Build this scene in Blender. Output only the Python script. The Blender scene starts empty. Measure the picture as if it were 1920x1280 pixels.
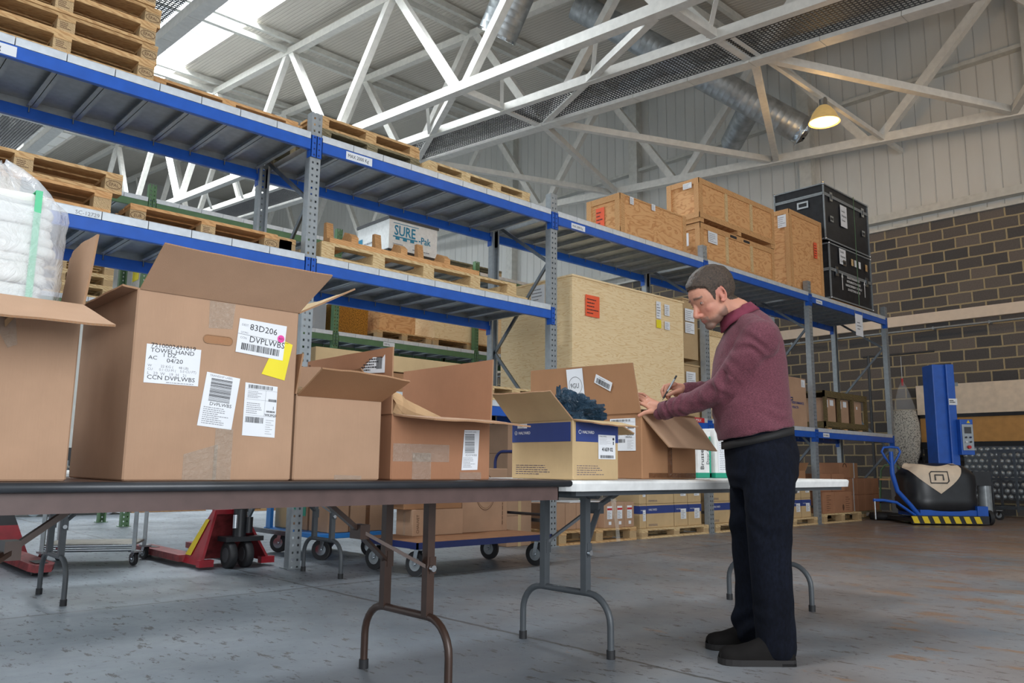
import bpy, math, random
import numpy as np
from mathutils import Matrix, Vector, Euler, noise
random.seed(7)
SC = bpy.context.scene
COL = SC.collection
PI = math.pi

# ------------------------------------------------------------------ camera
CAM = Vector((-3.092, -5.753, 0.785))
FPX = 1500.0
PITCH = math.radians(8.92)
ROLL = math.radians(0.64)
FW = Vector((0.6803, 0.7329, 0)).normalized()
RT = Vector((FW.y, -FW.x, 0))
UPV = Vector((0, 0, 1))
F3 = FW*math.cos(PITCH) + UPV*math.sin(PITCH)
U3 = -FW*math.sin(PITCH) + UPV*math.cos(PITCH)
RX = RT*math.cos(ROLL) + U3*math.sin(ROLL)
UX = -RT*math.sin(ROLL) + U3*math.cos(ROLL)
cd = bpy.data.cameras.new('camera'); cam = bpy.data.objects.new('camera', cd); COL.objects.link(cam)
m = Matrix((RX, UX, -F3)).transposed().to_4x4(); m.translation = CAM
cam.matrix_world = m
cd.sensor_width = 36.0; cd.lens = FPX/1920*36.0; cd.clip_start = 0.05; cd.clip_end = 200
SC.camera = cam

# ------------------------------------------------------------------ sky, lights, exposure
w = bpy.data.worlds.new('sky'); SC.world = w; w.use_nodes = True
bgn = w.node_tree.nodes['Background']; bgn.inputs[0].default_value = (0.86, 0.94, 1.0, 1); bgn.inputs[1].default_value = 0.62
SC.view_settings.view_transform = 'Standard'; SC.view_settings.look = 'None'
SC.view_settings.exposure = 0.42; SC.view_settings.gamma = 1.0; SC.view_settings.use_curve_mapping = False

def area(name, loc, tgt, sx, sy, power, col=(1, 1, 1)):
    l = bpy.data.lights.new(name, 'AREA'); l.shape = 'RECTANGLE'; l.size = sx; l.size_y = sy; l.energy = power; l.color = col
    o = bpy.data.objects.new(name, l); COL.objects.link(o); o.location = loc
    o.rotation_euler = (Vector(tgt)-Vector(loc)).to_track_quat('-Z', 'Y').to_euler()
    return o
# daylight above the glazed roof strips (outside, over the roof)
area('skylight_daylight', (3.7, 12.0, 13.2), (3.7, 12.0, 0), 3.0, 22, 9000, (0.9, 0.96, 1.0))
area('skylight_daylight', (-3.2, -2.0, 12.6), (-3.0, -2.0, 0), 3.0, 14, 6500, (0.9, 0.96, 1.0))
# open loading doors behind the camera
area('door_daylight', (-3.5, -11.5, 2.9), (-.5, 0, 1.6), 6.0, 4.5, 440, (0.92, 0.96, 1.0))

# ------------------------------------------------------------------ pixel -> point on a real plane of the building
def ray(x, y): return F3*FPX + RX*(x-960) - UX*(y-640)
def on(x, y, ax, v):
    d = ray(x, y); t = (v-CAM[ax])/d[ax]; return CAM + d*t
def onroof(x, y, a=7.42, b=0.09):
    d = ray(x, y); t = (a+b*CAM.y-CAM.z)/(d.z-b*d.y); return CAM + d*t
def ondepth(x, y, D):
    d = ray(x, y); return CAM + d*(D/(d.dot(FW)))

# ------------------------------------------------------------------ materials
MATS = {}
def newmat(name):
    m = bpy.data.materials.new(name); m.use_nodes = True; MATS[name] = m
    nt = m.node_tree; b = nt.nodes['Principled BSDF']
    return m, nt, b
def N(nt, t, **k):
    n = nt.nodes.new(t)
    for a, v in k.items(): setattr(n, a, v)
    return n
def coords(nt, scale=(1, 1, 1), rot=(0, 0, 0), world=False):
    tc = N(nt, 'ShaderNodeTexCoord'); mp = N(nt, 'ShaderNodeMapping')
    if world:
        g = N(nt, 'ShaderNodeNewGeometry'); nt.links.new(g.outputs['Position'], mp.inputs[0])
    else: nt.links.new(tc.outputs['Object'], mp.inputs[0])
    mp.inputs['Scale'].default_value = scale; mp.inputs['Rotation'].default_value = rot
    return mp.outputs[0]
def noisen(nt, vec, scale, detail=4, rough=.5, dist=0):
    n = N(nt, 'ShaderNodeTexNoise'); n.inputs['Scale'].default_value = scale; n.inputs['Detail'].default_value = detail
    n.inputs['Roughness'].default_value = rough; n.inputs['Distortion'].default_value = dist
    nt.links.new(vec, n.inputs['Vector']); return n.outputs['Fac']
def ramp(nt, fac, stops):
    r = N(nt, 'ShaderNodeValToRGB'); e = r.color_ramp.elements
    while len(e) < len(stops): e.new(0.5)
    for el, (p, c) in zip(e, stops): el.position = p; el.color = (*c, 1) if len(c) == 3 else c
    nt.links.new(fac, r.inputs[0]); return r.outputs[0]
def mix(nt, fac, a, b, mode='MIX'):
    m = N(nt, 'ShaderNodeMix', data_type='RGBA', blend_type=mode)
    for s, v in ((0, fac), (6, a), (7, b)):
        if isinstance(v, (int, float)): m.inputs[s].default_value = v
        elif isinstance(v, tuple): m.inputs[s].default_value = (*v, 1)
        else: nt.links.new(v, m.inputs[s])
    return m.outputs[2]
def bump(nt, b, h, strength=.3, dist=.01):
    n = N(nt, 'ShaderNodeBump'); n.inputs['Strength'].default_value = strength; n.inputs['Distance'].default_value = dist
    nt.links.new(h, n.inputs['Height']); nt.links.new(n.outputs[0], b.inputs['Normal'])
def math_(nt, op, a, b=None, c=None):
    n = N(nt, 'ShaderNodeMath', operation=op)
    for i, v in enumerate((a, b, c)):
        if v is None: continue
        if isinstance(v, (int, float)): n.inputs[i].default_value = v
        else: nt.links.new(v, n.inputs[i])
    return n.outputs[0]
def plain(name, col, rough=.5, metal=0, var=.06, vs=9, bmp=0, emit=0, spec=.5, sheen=0):
    m, nt, b = newmat(name)
    v = coords(nt); n = noisen(nt, v, vs, 5)
    lo = tuple(max(0, c*(1-var*2)) for c in col); hi = tuple(min(1, c*(1+var*2)) for c in col)
    nt.links.new(ramp(nt, n, [(.3, lo), (.7, hi)]), b.inputs['Base Color'])
    b.inputs['Roughness'].default_value = rough; b.inputs['Metallic'].default_value = metal
    b.inputs['Specular IOR Level'].default_value = spec
    if sheen: b.inputs['Sheen Weight'].default_value = sheen
    if emit:
        b.inputs['Emission Color'].default_value = (*col, 1); b.inputs['Emission Strength'].default_value = emit
    if bmp: bump(nt, b, noisen(nt, v, vs*8, 3), bmp, .004)
    return m
def srgb(r, g, b):
    f = lambda c: ((c/255+.055)/1.055)**2.4 if c/255 > .04045 else c/255/12.92
    return (f(r), f(g), f(b))

def cardboard(name, col, dark=.84):
    m, nt, b = newmat(name)
    v = coords(nt); n1 = noisen(nt, v, 2.2, 5, .6); n2 = noisen(nt, coords(nt, (60, 60, 2)), 6, 2)
    d = tuple(c*dark for c in col)
    c1 = ramp(nt, n1, [(.35, d), (.62, col)])
    c2 = mix(nt, .07, c1, n2, 'MULTIPLY')
    nt.links.new(c2, b.inputs['Base Color']); b.inputs['Roughness'].default_value = .78
    b.inputs['Specular IOR Level'].default_value = .25
    bump(nt, b, math_(nt, 'ADD', n2, noisen(nt, v, 14, 3)), .16, .003)
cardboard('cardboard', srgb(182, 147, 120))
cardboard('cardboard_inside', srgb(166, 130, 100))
cardboard('cardboard_brown', srgb(168, 124, 90))
cardboard('cardboard_red', srgb(170, 122, 92))
cardboard('cardboard_pale', srgb(202, 174, 132))
cardboard('kraft_paper', srgb(190, 156, 118))
def wood(name, light, dark, scale=(1, 1, 8), amount=1.0, wave=3.0, rough=.7):
    m, nt, b = newmat(name)
    v = coords(nt, scale); w_ = N(nt, 'ShaderNodeTexWave', wave_type='BANDS', bands_direction='DIAGONAL'); nt.links.new(v, w_.inputs[0])
    w_.inputs['Scale'].default_value = wave; w_.inputs['Distortion'].default_value = 9; w_.inputs['Detail'].default_value = 3; w_.inputs['Detail Scale'].default_value = 1.2
    n = noisen(nt, coords(nt), 3, 4)
    c = ramp(nt, w_.outputs['Fac'], [(.1, dark), (.55, light), (1, light)])
    c = mix(nt, .3*amount, c, ramp(nt, n, [(.3, dark), (.7, light)]))
    nt.links.new(c, b.inputs['Base Color']); b.inputs['Roughness'].default_value = rough
    b.inputs['Specular IOR Level'].default_value = .3
wood('pine', srgb(206, 170, 122), srgb(170, 128, 84), (2, 9, 9))
wood('pine_pale', srgb(214, 190, 146), srgb(186, 150, 104), (2, 9, 9))
wood('pine_orange', srgb(208, 162, 112), srgb(184, 134, 86), (2, 9, 9))
wood('pine_grey', srgb(140, 128, 100), srgb(96, 88, 66), (2, 9, 9))
def ply(name, light, mid, dark, sc=(1.0, 1.0, 3.6), k=9):
    m, nt, b = newmat(name)
    v = coords(nt, sc); n = noisen(nt, v, 1.6, 2.5, .55, .5)
    f = math_(nt, 'FRACT', math_(nt, 'MULTIPLY', n, k)); 
    c = ramp(nt, f, [(0, light), (.45, light), (.7, mid), (.86, dark), (.97, light)])
    c = mix(nt, .35, c, ramp(nt, noisen(nt, coords(nt, (1, 1, 12)), 9, 4, .7), [(.35, mid), (.65, light)]))
    nt.links.new(c, b.inputs['Base Color']); b.inputs['Roughness'].default_value = .65; b.inputs['Specular IOR Level'].default_value = .3
ply('plywood_orange', srgb(220, 170, 118), srgb(204, 148, 96), srgb(176, 116, 68), (1.4, 1.4, 4), 8)
ply('plywood_pale', srgb(236, 212, 170), srgb(228, 198, 150), srgb(210, 172, 122), (1.3, 1.3, 9), 9)
wood('plywood_deck', srgb(160, 118, 88), srgb(138, 98, 72), (2, 2, 2))
wood('wood_dark', srgb(112, 96, 62), srgb(72, 62, 40), (2, 9, 9))
wood('chipboard', srgb(196, 168, 128), srgb(156, 128, 92), (14, 14, 14))
plain('galvanised', srgb(160, 166, 170), .45, .6, .05, 20)
plain('galvanised_lit', srgb(214, 220, 226), .4, .35, .04, 20)  # paler galvanised for deck panel fronts, strong daylight put into the colour
plain('galvanised_dark', srgb(112, 118, 124), .33, .85, .10, 10)
plain('galvanised_sheet', srgb(66, 68, 72), .22, .85, .12, 4)
plain('duct_metal', srgb(172, 178, 182), .42, .7, .12, 6)
plain('shelf_plate', srgb(142, 136, 126), .5, .2, .08)
plain('chrome', srgb(200, 205, 210), .15, 1.0, .03)
plain('blue_paint', srgb(26, 86, 180), .38, 0, .05)
plain('navy_paint', srgb(24, 38, 92), .4, 0, .06)
plain('bright_blue_paint', srgb(46, 128, 206), .35, 0, .04)
plain('green_paint', srgb(84, 116, 82), .45, 0, .06)
plain('deep_green_paint', srgb(26, 102, 66), .45, 0, .06)
plain('red_paint', srgb(150, 28, 40), .35, 0, .12, 12)
plain('red_worn', srgb(132, 52, 54), .5, 0, .22, 18)
plain('white_steel', srgb(214, 212, 206), .5, 0, .04)
plain('white_cladding_trim', srgb(196, 196, 190), .55, 0, .05)
plain('black_rubber', (.018, .018, .02), .6, 0, .1)
plain('black_paint', (.016, .017, .02), .35, 0, .1)
plain('black_edge', (.035, .038, .044), .32, 0, .12, 8)
plain('dark_grey', (.05, .052, .056), .45, 0, .1)
plain('leg_grey', srgb(78, 82, 86), .45, .1, .05)
plain('leg_brown', srgb(66, 48, 40), .33, .15, .08)
plain('table_brown', srgb(86, 66, 62), .42, 0, .07, 20)
plain('table_top_brown', srgb(120, 92, 78), .4, 0, .1, 8)
plain('white_plastic', srgb(226, 226, 224), .42, 0, .04, 20)
plain('white_paper', srgb(226, 228, 232), .6, 0, .015)
plain('print_black', (.02, .02, .024), .6, 0, .02)
plain('print_grey', (.25, .25, .27), .6, 0, .02)
plain('print_navy', srgb(30, 40, 90), .6, 0, .02)
plain('print_teal', srgb(40, 128, 160), .6, 0, .02)
plain('print_white', (.8, .8, .8), .6, 0, .02)
plain('print_brown', srgb(92, 60, 40), .6, 0, .02)
plain('print_red', srgb(190, 40, 44), .6, 0, .02)
plain('carton_navy', srgb(48, 66, 128), .55, 0, .03)
plain('yellow_sticker', srgb(232, 214, 40), .5, 0, .02)
plain('orange_sticker', srgb(238, 96, 58), .5, 0, .03)
plain('pink_sticker', srgb(230, 70, 160), .5, 0, .03)
plain('green_strap', srgb(60, 186, 130), .35, 0, .04)
plain('teal_print', srgb(30, 150, 120), .5, 0, .02)
plain('hazard_yellow', srgb(226, 196, 30), .5, 0, .03)
plain('cream_panel', srgb(226, 206, 182), .6, 0, .04)
plain('tan_panel', srgb(190, 140, 78), .6, 0, .05)
plain('cable_trunk', srgb(226, 208, 188), .5, 0, .02)
plain('glass_film', srgb(150, 156, 160), .2, .1, .1)
plain('towel_white', srgb(232, 232, 226), .85, 0, .03, 6, .25)
plain('pink_plastic', srgb(238, 120, 180), .4, 0, .03)
plain('flight_black', (.014, .015, .019), .42, 0, .25, 9)
plain('gold_film', srgb(150, 108, 40), .3, .5, .4, 60)

def film(name, col, alpha, rough=.12, bs=18):
    m, nt, b = newmat(name); v = coords(nt)
    b.inputs['Base Color'].default_value = (*col, 1); b.inputs['Roughness'].default_value = rough; b.inputs['Alpha'].default_value = alpha
    bump(nt, b, noisen(nt, v, bs, 4, .6, 1.2), .7, .02)
film('clear_film', (.8, .82, .85), .14, .12, 20)
film('clear_tape', (.62, .58, .5), .16, .08, 60)
film('plastic_bag', (.86, .88, .92), .4, .14, 16)
film('white_film', (.8, .82, .84), .62, .2, 14)
film('brown_tape', srgb(120, 78, 48), .8, .22, 30)
m, nt, b = newmat('bin_bag'); v = coords(nt)
b.inputs['Base Color'].default_value = (*srgb(40, 66, 86), 1); b.inputs['Roughness'].default_value = .16
bump(nt, b, noisen(nt, v, 22, 5, .65, 2), 1.0, .03)

# breeze block wall
m, nt, b = newmat('block_wall')
v = coords(nt)
sep = N(nt, 'ShaderNodeSeparateXYZ'); nt.links.new(v, sep.inputs[0]); cmb = N(nt, 'ShaderNodeCombineXYZ')
nt.links.new(sep.outputs[1], cmb.inputs[0]); nt.links.new(sep.outputs[2], cmb.inputs[1])
dst = N(nt, 'ShaderNodeVectorMath', operation='ADD'); nn = N(nt, 'ShaderNodeTexNoise'); nn.inputs['Scale'].default_value = 5; nn.inputs['Detail'].default_value = 3
nt.links.new(v, nn.inputs['Vector']); sc = N(nt, 'ShaderNodeVectorMath', operation='SCALE'); sc.inputs['Scale'].default_value = .022
nt.links.new(nn.outputs['Color'], sc.inputs[0]); nt.links.new(cmb.outputs[0], dst.inputs[0]); nt.links.new(sc.outputs[0], dst.inputs[1])
br = N(nt, 'ShaderNodeTexBrick'); nt.links.new(dst.outputs[0], br.inputs['Vector'])
br.inputs['Scale'].default_value = 1; br.inputs['Brick Width'].default_value = .45; br.inputs['Row Height'].default_value = .225
br.inputs['Mortar Size'].default_value = .016; br.inputs['Mortar Smooth'].default_value = .15; br.inputs['Bias'].default_value = -.1
br.inputs['Color1'].default_value = (*srgb(84, 82, 82), 1); br.inputs['Color2'].default_value = (*srgb(124, 114, 106), 1); br.inputs['Mortar'].default_value = (*srgb(176, 160, 126), 1)
c = mix(nt, .5, br.outputs['Color'], ramp(nt, noisen(nt, v, 40, 5, .7), [(.3, (.45, .45, .45)), (.7, (1, 1, 1))]), 'MULTIPLY')
nt.links.new(c, b.inputs['Base Color']); b.inputs['Roughness'].default_value = .9
bump(nt, b, math_(nt, 'MULTIPLY', br.outputs['Fac'], -1.0), .6, .01)

# wall sheeting with narrow vertical joints, roof deck with fine ribs
def ribbed(name, col, axis, period, duty, strength, dist=.02, dirt=.8):
    m, nt, b = newmat(name); v = coords(nt)
    sep = N(nt, 'ShaderNodeSeparateXYZ'); nt.links.new(v, sep.inputs[0])
    s = sep.outputs[axis]
    f = math_(nt, 'FRACT', math_(nt, 'DIVIDE', s, period))
    tri = math_(nt, 'ABSOLUTE', math_(nt, 'SUBTRACT', f, .5))
    g = math_(nt, 'SMOOTH_MIN', math_(nt, 'MULTIPLY', tri, 2/duty), 1.0, .2)
    n = noisen(nt, coords(nt, (1, 1, .3)), 1.2, 5, .6)
    c = ramp(nt, n, [(.3, tuple(x*dirt for x in col)), (.65, col)])
    nt.links.new(c, b.inputs['Base Color']); b.inputs['Roughness'].default_value = .55
    bump(nt, b, g, strength, dist)
ribbed('wall_sheet', srgb(206, 206, 202), 1, .3, .12, .75, .02, .9)
ribbed('roof_sheet', srgb(200, 194, 184), 0, .1, .5, .5, .02, .94)

# worn painted concrete floor
m, nt, b = newmat('floor_paint'); v = coords(nt)
base = ramp(nt, noisen(nt, v, .9, 5, .6), [(.3, srgb(98, 106, 114)), (.7, srgb(134, 142, 150))])
vs = coords(nt, (3.2, 1.2, 1), (0, 0, .8)); f1 = noisen(nt, vs, 6.0, 8, .72)
chip = ramp(nt, f1, [(.58, (0, 0, 0)), (.60, (1, 1, 1))])
f2 = noisen(nt, v, 22, 6, .7); chip2 = ramp(nt, f2, [(.63, (0, 0, 0)), (.65, (1, 1, 1))])
# more wear to the right hand side (+X, -Y) where trucks run
sepf = N(nt, 'ShaderNodeSeparateXYZ'); nt.links.new(v, sepf.inputs[0])
gx = math_(nt, 'ADD', math_(nt, 'MULTIPLY', sepf.outputs[0], .8), math_(nt, 'MULTIPLY', sepf.outputs[1], -.62))
wear = N(nt, 'ShaderNodeMapRange'); nt.links.new(gx, wear.inputs[0]); wear.inputs[1].default_value = 0; wear.inputs[2].default_value = 6.5; wear.inputs[3].default_value = 0.0; wear.inputs[4].default_value = .75
tint = mix(nt, math_(nt, 'MULTIPLY', wear.outputs[0], ramp(nt, noisen(nt, v, .8, 4, .6), [(.35, (0, 0, 0)), (.6, (1, 1, 1))])), base, srgb(140, 118, 102))
f3 = noisen(nt, vs, 1.7, 8, .7)
thr = math_(nt, 'SUBTRACT', .72, math_(nt, 'MULTIPLY', wear.outputs[0], .30))
ch3 = math_(nt, 'GREATER_THAN', f3, thr)
c = mix(nt, chip, tint, mix(nt, wear.outputs[0], srgb(92, 92, 92), srgb(112, 92, 78)))
c = mix(nt, chip2, c, srgb(76, 74, 74))
c = mix(nt, math_(nt, 'MULTIPLY', ch3, .75), c, srgb(136, 106, 82))
# joints between slabs
jx = math_(nt, 'ABSOLUTE', math_(nt, 'SUBTRACT', math_(nt, 'ADD', sepf.outputs[1], math_(nt, 'MULTIPLY', math_(nt, 'SUBTRACT', noisen(nt, v, 7, 5, .7), .5), .05)), -.93))
jy = math_(nt, 'ABSOLUTE', math_(nt, 'SUBTRACT', math_(nt, 'ADD', sepf.outputs[0], math_(nt, 'MULTIPLY', math_(nt, 'SUBTRACT', noisen(nt, v, 7, 5, .7), .5), .05)), -.36))
J = math_(nt, 'LESS_THAN', math_(nt, 'MINIMUM', jx, jy), .012)
c = mix(nt, math_(nt, 'MULTIPLY', J, .75), c, (.05, .048, .045))
nt.links.new(c, b.inputs['Base Color'])
rr = ramp(nt, noisen(nt, v, 3, 5, .6), [(.3, (.30, .30, .30)), (.7, (.5, .5, .5))])
rr = mix(nt, chip, rr, (.62, .62, .62))
nt.links.new(rr, b.inputs['Roughness']); b.inputs['Specular IOR Level'].default_value = .5
bump(nt, b, math_(nt, 'SUBTRACT', math_(nt, 'MULTIPLY', f2, .6), math_(nt, 'ADD', chip, J)), .35, .004)

# glazing of the roof light
m, nt, b = newmat('rooflight_glazing')
b.inputs['Base Color'].default_value = (.9, .93, .95, 1); b.inputs['Alpha'].default_value = .18; b.inputs['Roughness'].default_value = .5

# ------------------------------------------------------------------ mesh builder
class MB:
    def __init__(s): s.v = []; s.f = []; s.m = []; s.sm = []; s.mats = []; s.M = Matrix.Identity(4)
    def mi(s, name):
        if name not in s.mats: s.mats.append(name)
        return s.mats.index(name)
    def add(s, vs, fs, mat, smooth=False, M=None):
        T = s.M if M is None else s.M @ M
        o = len(s.v); s.v += [tuple(T @ Vector(p)) for p in vs]
        i = s.mi(mat)
        for f in fs: s.f.append([o+k for k in f]); s.m.append(i); s.sm.append(smooth)
    def box(s, x0, y0, z0, x1, y1, z1, mat, M=None):
        vs = [(x0,y0,z0),(x1,y0,z0),(x1,y1,z0),(x0,y1,z0),(x0,y0,z1),(x1,y0,z1),(x1,y1,z1),(x0,y1,z1)]
        s.add(vs, [(0,3,2,1),(4,5,6,7),(0,1,5,4),(1,2,6,5),(2,3,7,6),(3,0,4,7)], mat, False, M)
        return s
    def hexa(s, a, mat):  # 8 points, bottom loop then top loop
        s.add(a, [(0,3,2,1),(4,5,6,7),(0,1,5,4),(1,2,6,5),(2,3,7,6),(3,0,4,7)], mat); return s
    def slab(s, quad, th, mat, mat2=None):  # planar polygon with thickness th along its normal
        q = [Vector(p) for p in quad]; n = (q[1]-q[0]).cross(q[2]-q[1]).normalized()*th
        k = len(q); vs = q+[p+n for p in q]
        s.add(vs, [tuple(range(k))[::-1]], mat); s.add(vs, [tuple(range(k, 2*k))], mat2 or mat)
        s.add(vs, [(i, (i+1) % k, (i+1) % k+k, i+k) for i in range(k)], mat)
        return s
    def bar(s, p, q, w, h=None, mat='white_steel', up=(0, 0, 1)):
        p = Vector(p); q = Vector(q); h = h or w; d = (q-p).normalized(); up = Vector(up)
        if abs(d.dot(up)) > .98: up = Vector((1, 0, 0))
        r = d.cross(up).normalized()*(w/2); u = r.cross(d).normalized()*(h/2)
        s.hexa([p-r-u, p+r-u, q+r-u, q-r-u, p-r+u, p+r+u, q+r+u, q-r+u], mat); return s
    def tube(s, pts, r, mat, n=10, closed=False, caps=True):
        pts = [Vector(p) for p in pts]; K = len(pts)
        rs = r if isinstance(r, (list, tuple)) else [r]*K
        rings = []; prev = None
        for i, p in enumerate(pts):
            a = pts[(i-1) % K] if (i > 0 or closed) else p; c = pts[(i+1) % K] if (i < K-1 or closed) else p
            d = (c-a).normalized()
            if prev is None:
                t = Vector((0, 0, 1)) if abs(d.z) < .9 else Vector((1, 0, 0)); nrm = (t-d*t.dot(d)).normalized()
            else:
                nrm = prev-d*prev.dot(d); nrm = nrm.normalized() if nrm.length > 1e-6 else Vector((1, 0, 0))
            prev = nrm; bn = d.cross(nrm)
            rings.append([p+(nrm*math.cos(2*PI*k/n)+bn*math.sin(2*PI*k/n))*rs[i] for k in range(n)])
        vs = [v for rg in rings for v in rg]; fs = []
        for i in range(K if closed else K-1):
            j = (i+1) % K
            for k in range(n): fs.append((i*n+k, i*n+(k+1) % n, j*n+(k+1) % n, j*n+k))
        s.add(vs, fs, mat, True)
        if caps and not closed:
            s.add(rings[0], [tuple(range(n))[::-1]], mat); s.add(rings[-1], [tuple(range(n))], mat)
        return s
    def cyl(s, p, q, r, mat, n=20, r2=None): return s.tube([p, q], [r, r if r2 is None else r2], mat, n)
    def lathe(s, prof, mat, n=24, M=None, caps=False):  # profile of (r, z)
        vs = [(r*math.cos(2*PI*k/n), r*math.sin(2*PI*k/n), z) for r, z in prof for k in range(n)]; fs = []
        for i in range(len(prof)-1):
            for k in range(n): fs.append((i*n+k, i*n+(k+1) % n, (i+1)*n+(k+1) % n, (i+1)*n+k))
        if caps: fs += [tuple(range(n))[::-1], tuple(range((len(prof)-1)*n, len(prof)*n))]
        s.add(vs, fs, mat, True, M); return s
    def ball(s, c, r, mat, n=16, k=10):
        rr = r if isinstance(r, (list, tuple)) else (r, r, r)
        prof = [(math.sin(PI*i/k), -math.cos(PI*i/k)) for i in range(k+1)]
        s.lathe([(max(a, .001), b_) for a, b_ in prof], mat, n, Matrix.Translation(c) @ Matrix.Diagonal((*rr, 1))); return s
    def text(s, txt, M, size, mat, align='LEFT', sx=1.0, bold=0):
        cu = bpy.data.curves.new('t', 'FONT'); cu.body = txt; cu.size = size; cu.align_x = align; cu.resolution_u = 2; cu.offset = bold
        o = bpy.data.objects.new('t', cu); COL.objects.link(o)
        dg = bpy.context.evaluated_depsgraph_get(); me = bpy.data.meshes.new_from_object(o.evaluated_get(dg))
        s.add([(v.co.x*sx, v.co.y, 0) for v in me.vertices], [tuple(p.vertices) for p in me.polygons], mat, False, M)
        bpy.data.objects.remove(o); bpy.data.curves.remove(cu); bpy.data.meshes.remove(me); return s
    def build(s, name, parent=None, label=None, loc=None, smooth_angle=None, bevel=0):
        me = bpy.data.meshes.new(name); me.from_pydata([tuple(v) for v in s.v], [], s.f)
        for mt in s.mats: me.materials.append(MATS[mt])
        me.polygons.foreach_set('material_index', s.m); me.polygons.foreach_set('use_smooth', s.sm); me.update()
        o = bpy.data.objects.new(name, me); COL.objects.link(o)
        if parent: o.parent = parent
        if label: o['label'] = label
        if loc: o.location = loc
        if bevel:
            b = o.modifiers.new('bevel', 'BEVEL'); b.width = bevel; b.segments = 2; b.limit_method = 'ANGLE'; b.angle_limit = .8
        return o
def face_frame(o, ux, uy):  # frame for lettering: origin o, x along ux, y along uy
    ux = Vector(ux).normalized(); uy = Vector(uy); uy = (uy-ux*uy.dot(ux)).normalized(); n = ux.cross(uy)
    M = Matrix((ux, uy, n)).transposed().to_4x4(); M.translation = Vector(o); return M
def tag(o, label, cat, group=None):
    o['label'] = label; o['category'] = cat
    if group: o['group'] = group
    return o
def thing(name, label, cat, loc=(0, 0, 0), rz=0, group=None):
    o = bpy.data.objects.new(name, None); o.empty_display_size = .1; COL.objects.link(o); o.location = loc; o.rotation_euler = (0, 0, rz)
    return tag(o, label, cat, group)
def struct(o): o['kind'] = 'structure'; return o
def dup(root, loc=None, rz=None, label=None, group=None):
    def cp(o, par):
        c = o.copy(); COL.objects.link(c)
        if par: c.parent = par
        for ch in [x for x in bpy.data.objects if x.parent == o]: cp(ch, c)
        return c
    r = cp(root, None)
    if loc is not None: r.location = loc
    if rz is not None: r.rotation_euler = (0, 0, rz)
    if label: r['label'] = label
    if group: r['group'] = group
    return r
def barcode(mb, M, w, h, mat='print_black', seed=1, vertical=True):
    rnd = random.Random(seed); x = 0
    while x < w:
        a = w*rnd.choice((.012, .018, .028)); b_ = w*rnd.choice((.01, .014, .022))
        if vertical: mb.add([(x, 0, 0), (min(x+a, w), 0, 0), (min(x+a, w), h, 0), (x, h, 0)], [(0, 1, 2, 3)], mat, False, M)
        x += a+b_
def lines(mb, M, w, h, n, mat='print_grey', seed=1, th=.35):
    rnd = random.Random(seed)
    for i in range(n):
        y = h*(1-(i+.8)/n); x = 0
        ww = w*rnd.uniform(.5, 1)
        while x < ww:
            l = w*rnd.uniform(.04, .12)
            mb.add([(x, y, 0), (min(x+l, ww), y, 0), (min(x+l, ww), y+h/n*th, 0), (x, y+h/n*th, 0)], [(0, 1, 2, 3)], mat, False, M); x += l+w*.02
# ================================================================== the building
ROOF = lambda y: 10.3+.12*y
TOPC = lambda y: 9.95+.12*y
BOTC = lambda y: 7.42+.09*y
mb = MB(); mb.box(-14, -12, -.1, 14.3, 36, 0, 'floor_paint'); struct(mb.build('floor'))
mb = MB(); mb.box(13.8, -12, 0, 14.1, 36, 5.82, 'block_wall'); struct(mb.build('wall_right'))
mb = MB()
mb.hexa([(13.86, -12, 5.82), (14.1, -12, 5.82), (14.1, 36, 5.82), (13.86, 36, 5.82), (13.86, -12, ROOF(-12)), (14.1, -12, ROOF(-12)), (14.1, 36, ROOF(36)), (13.86, 36, ROOF(36))], 'wall_sheet')
struct(mb.build('wall_right_upper'))
mb = MB(); mb.box(-14, 34, 0, 14.1, 34.3, 16, 'wall_sheet'); struct(mb.build('wall_back'))
mb = MB()   # sheeting rails and ledges on the gable wall
mb.box(13.66, -6, 5.98, 13.86, 34, 6.14, 'white_cladding_trim'); mb.box(13.74, -6, 5.80, 13.86, 34, 5.85, 'white_cladding_trim')
struct(mb.build('trim_1'))
mb = MB(); mb.box(13.68, -6, 8.84, 13.86, 34, 8.92, 'white_cladding_trim'); struct(mb.build('trim_2'))
mb = MB()
for y in (-2.2, 2.35, 7.3, 12.3, 17.3): mb.box(13.62, y, 6.14 if y > -2 else 6.3, 13.86, y+.28, ROOF(y), 'white_cladding_trim')
struct(mb.build('trim_3'))
mb = MB(); mb.box(13.7, -6, 3.72, 13.8, 20, 3.93, 'cable_trunk'); struct(mb.build('trim_4'))
t = MB(); t.tube([(13.66, -6, 3.60), (13.66, 20, 3.60)], .022, 'galvanised', 8)
for y in range(-5, 20, 1): t.box(13.64, y, 3.57, 13.795, y+.03, 3.63, 'galvanised')
tag(t.build('conduit'), 'galvanised conduit pipe running under the pale trunking on the block wall', 'pipe')

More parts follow.
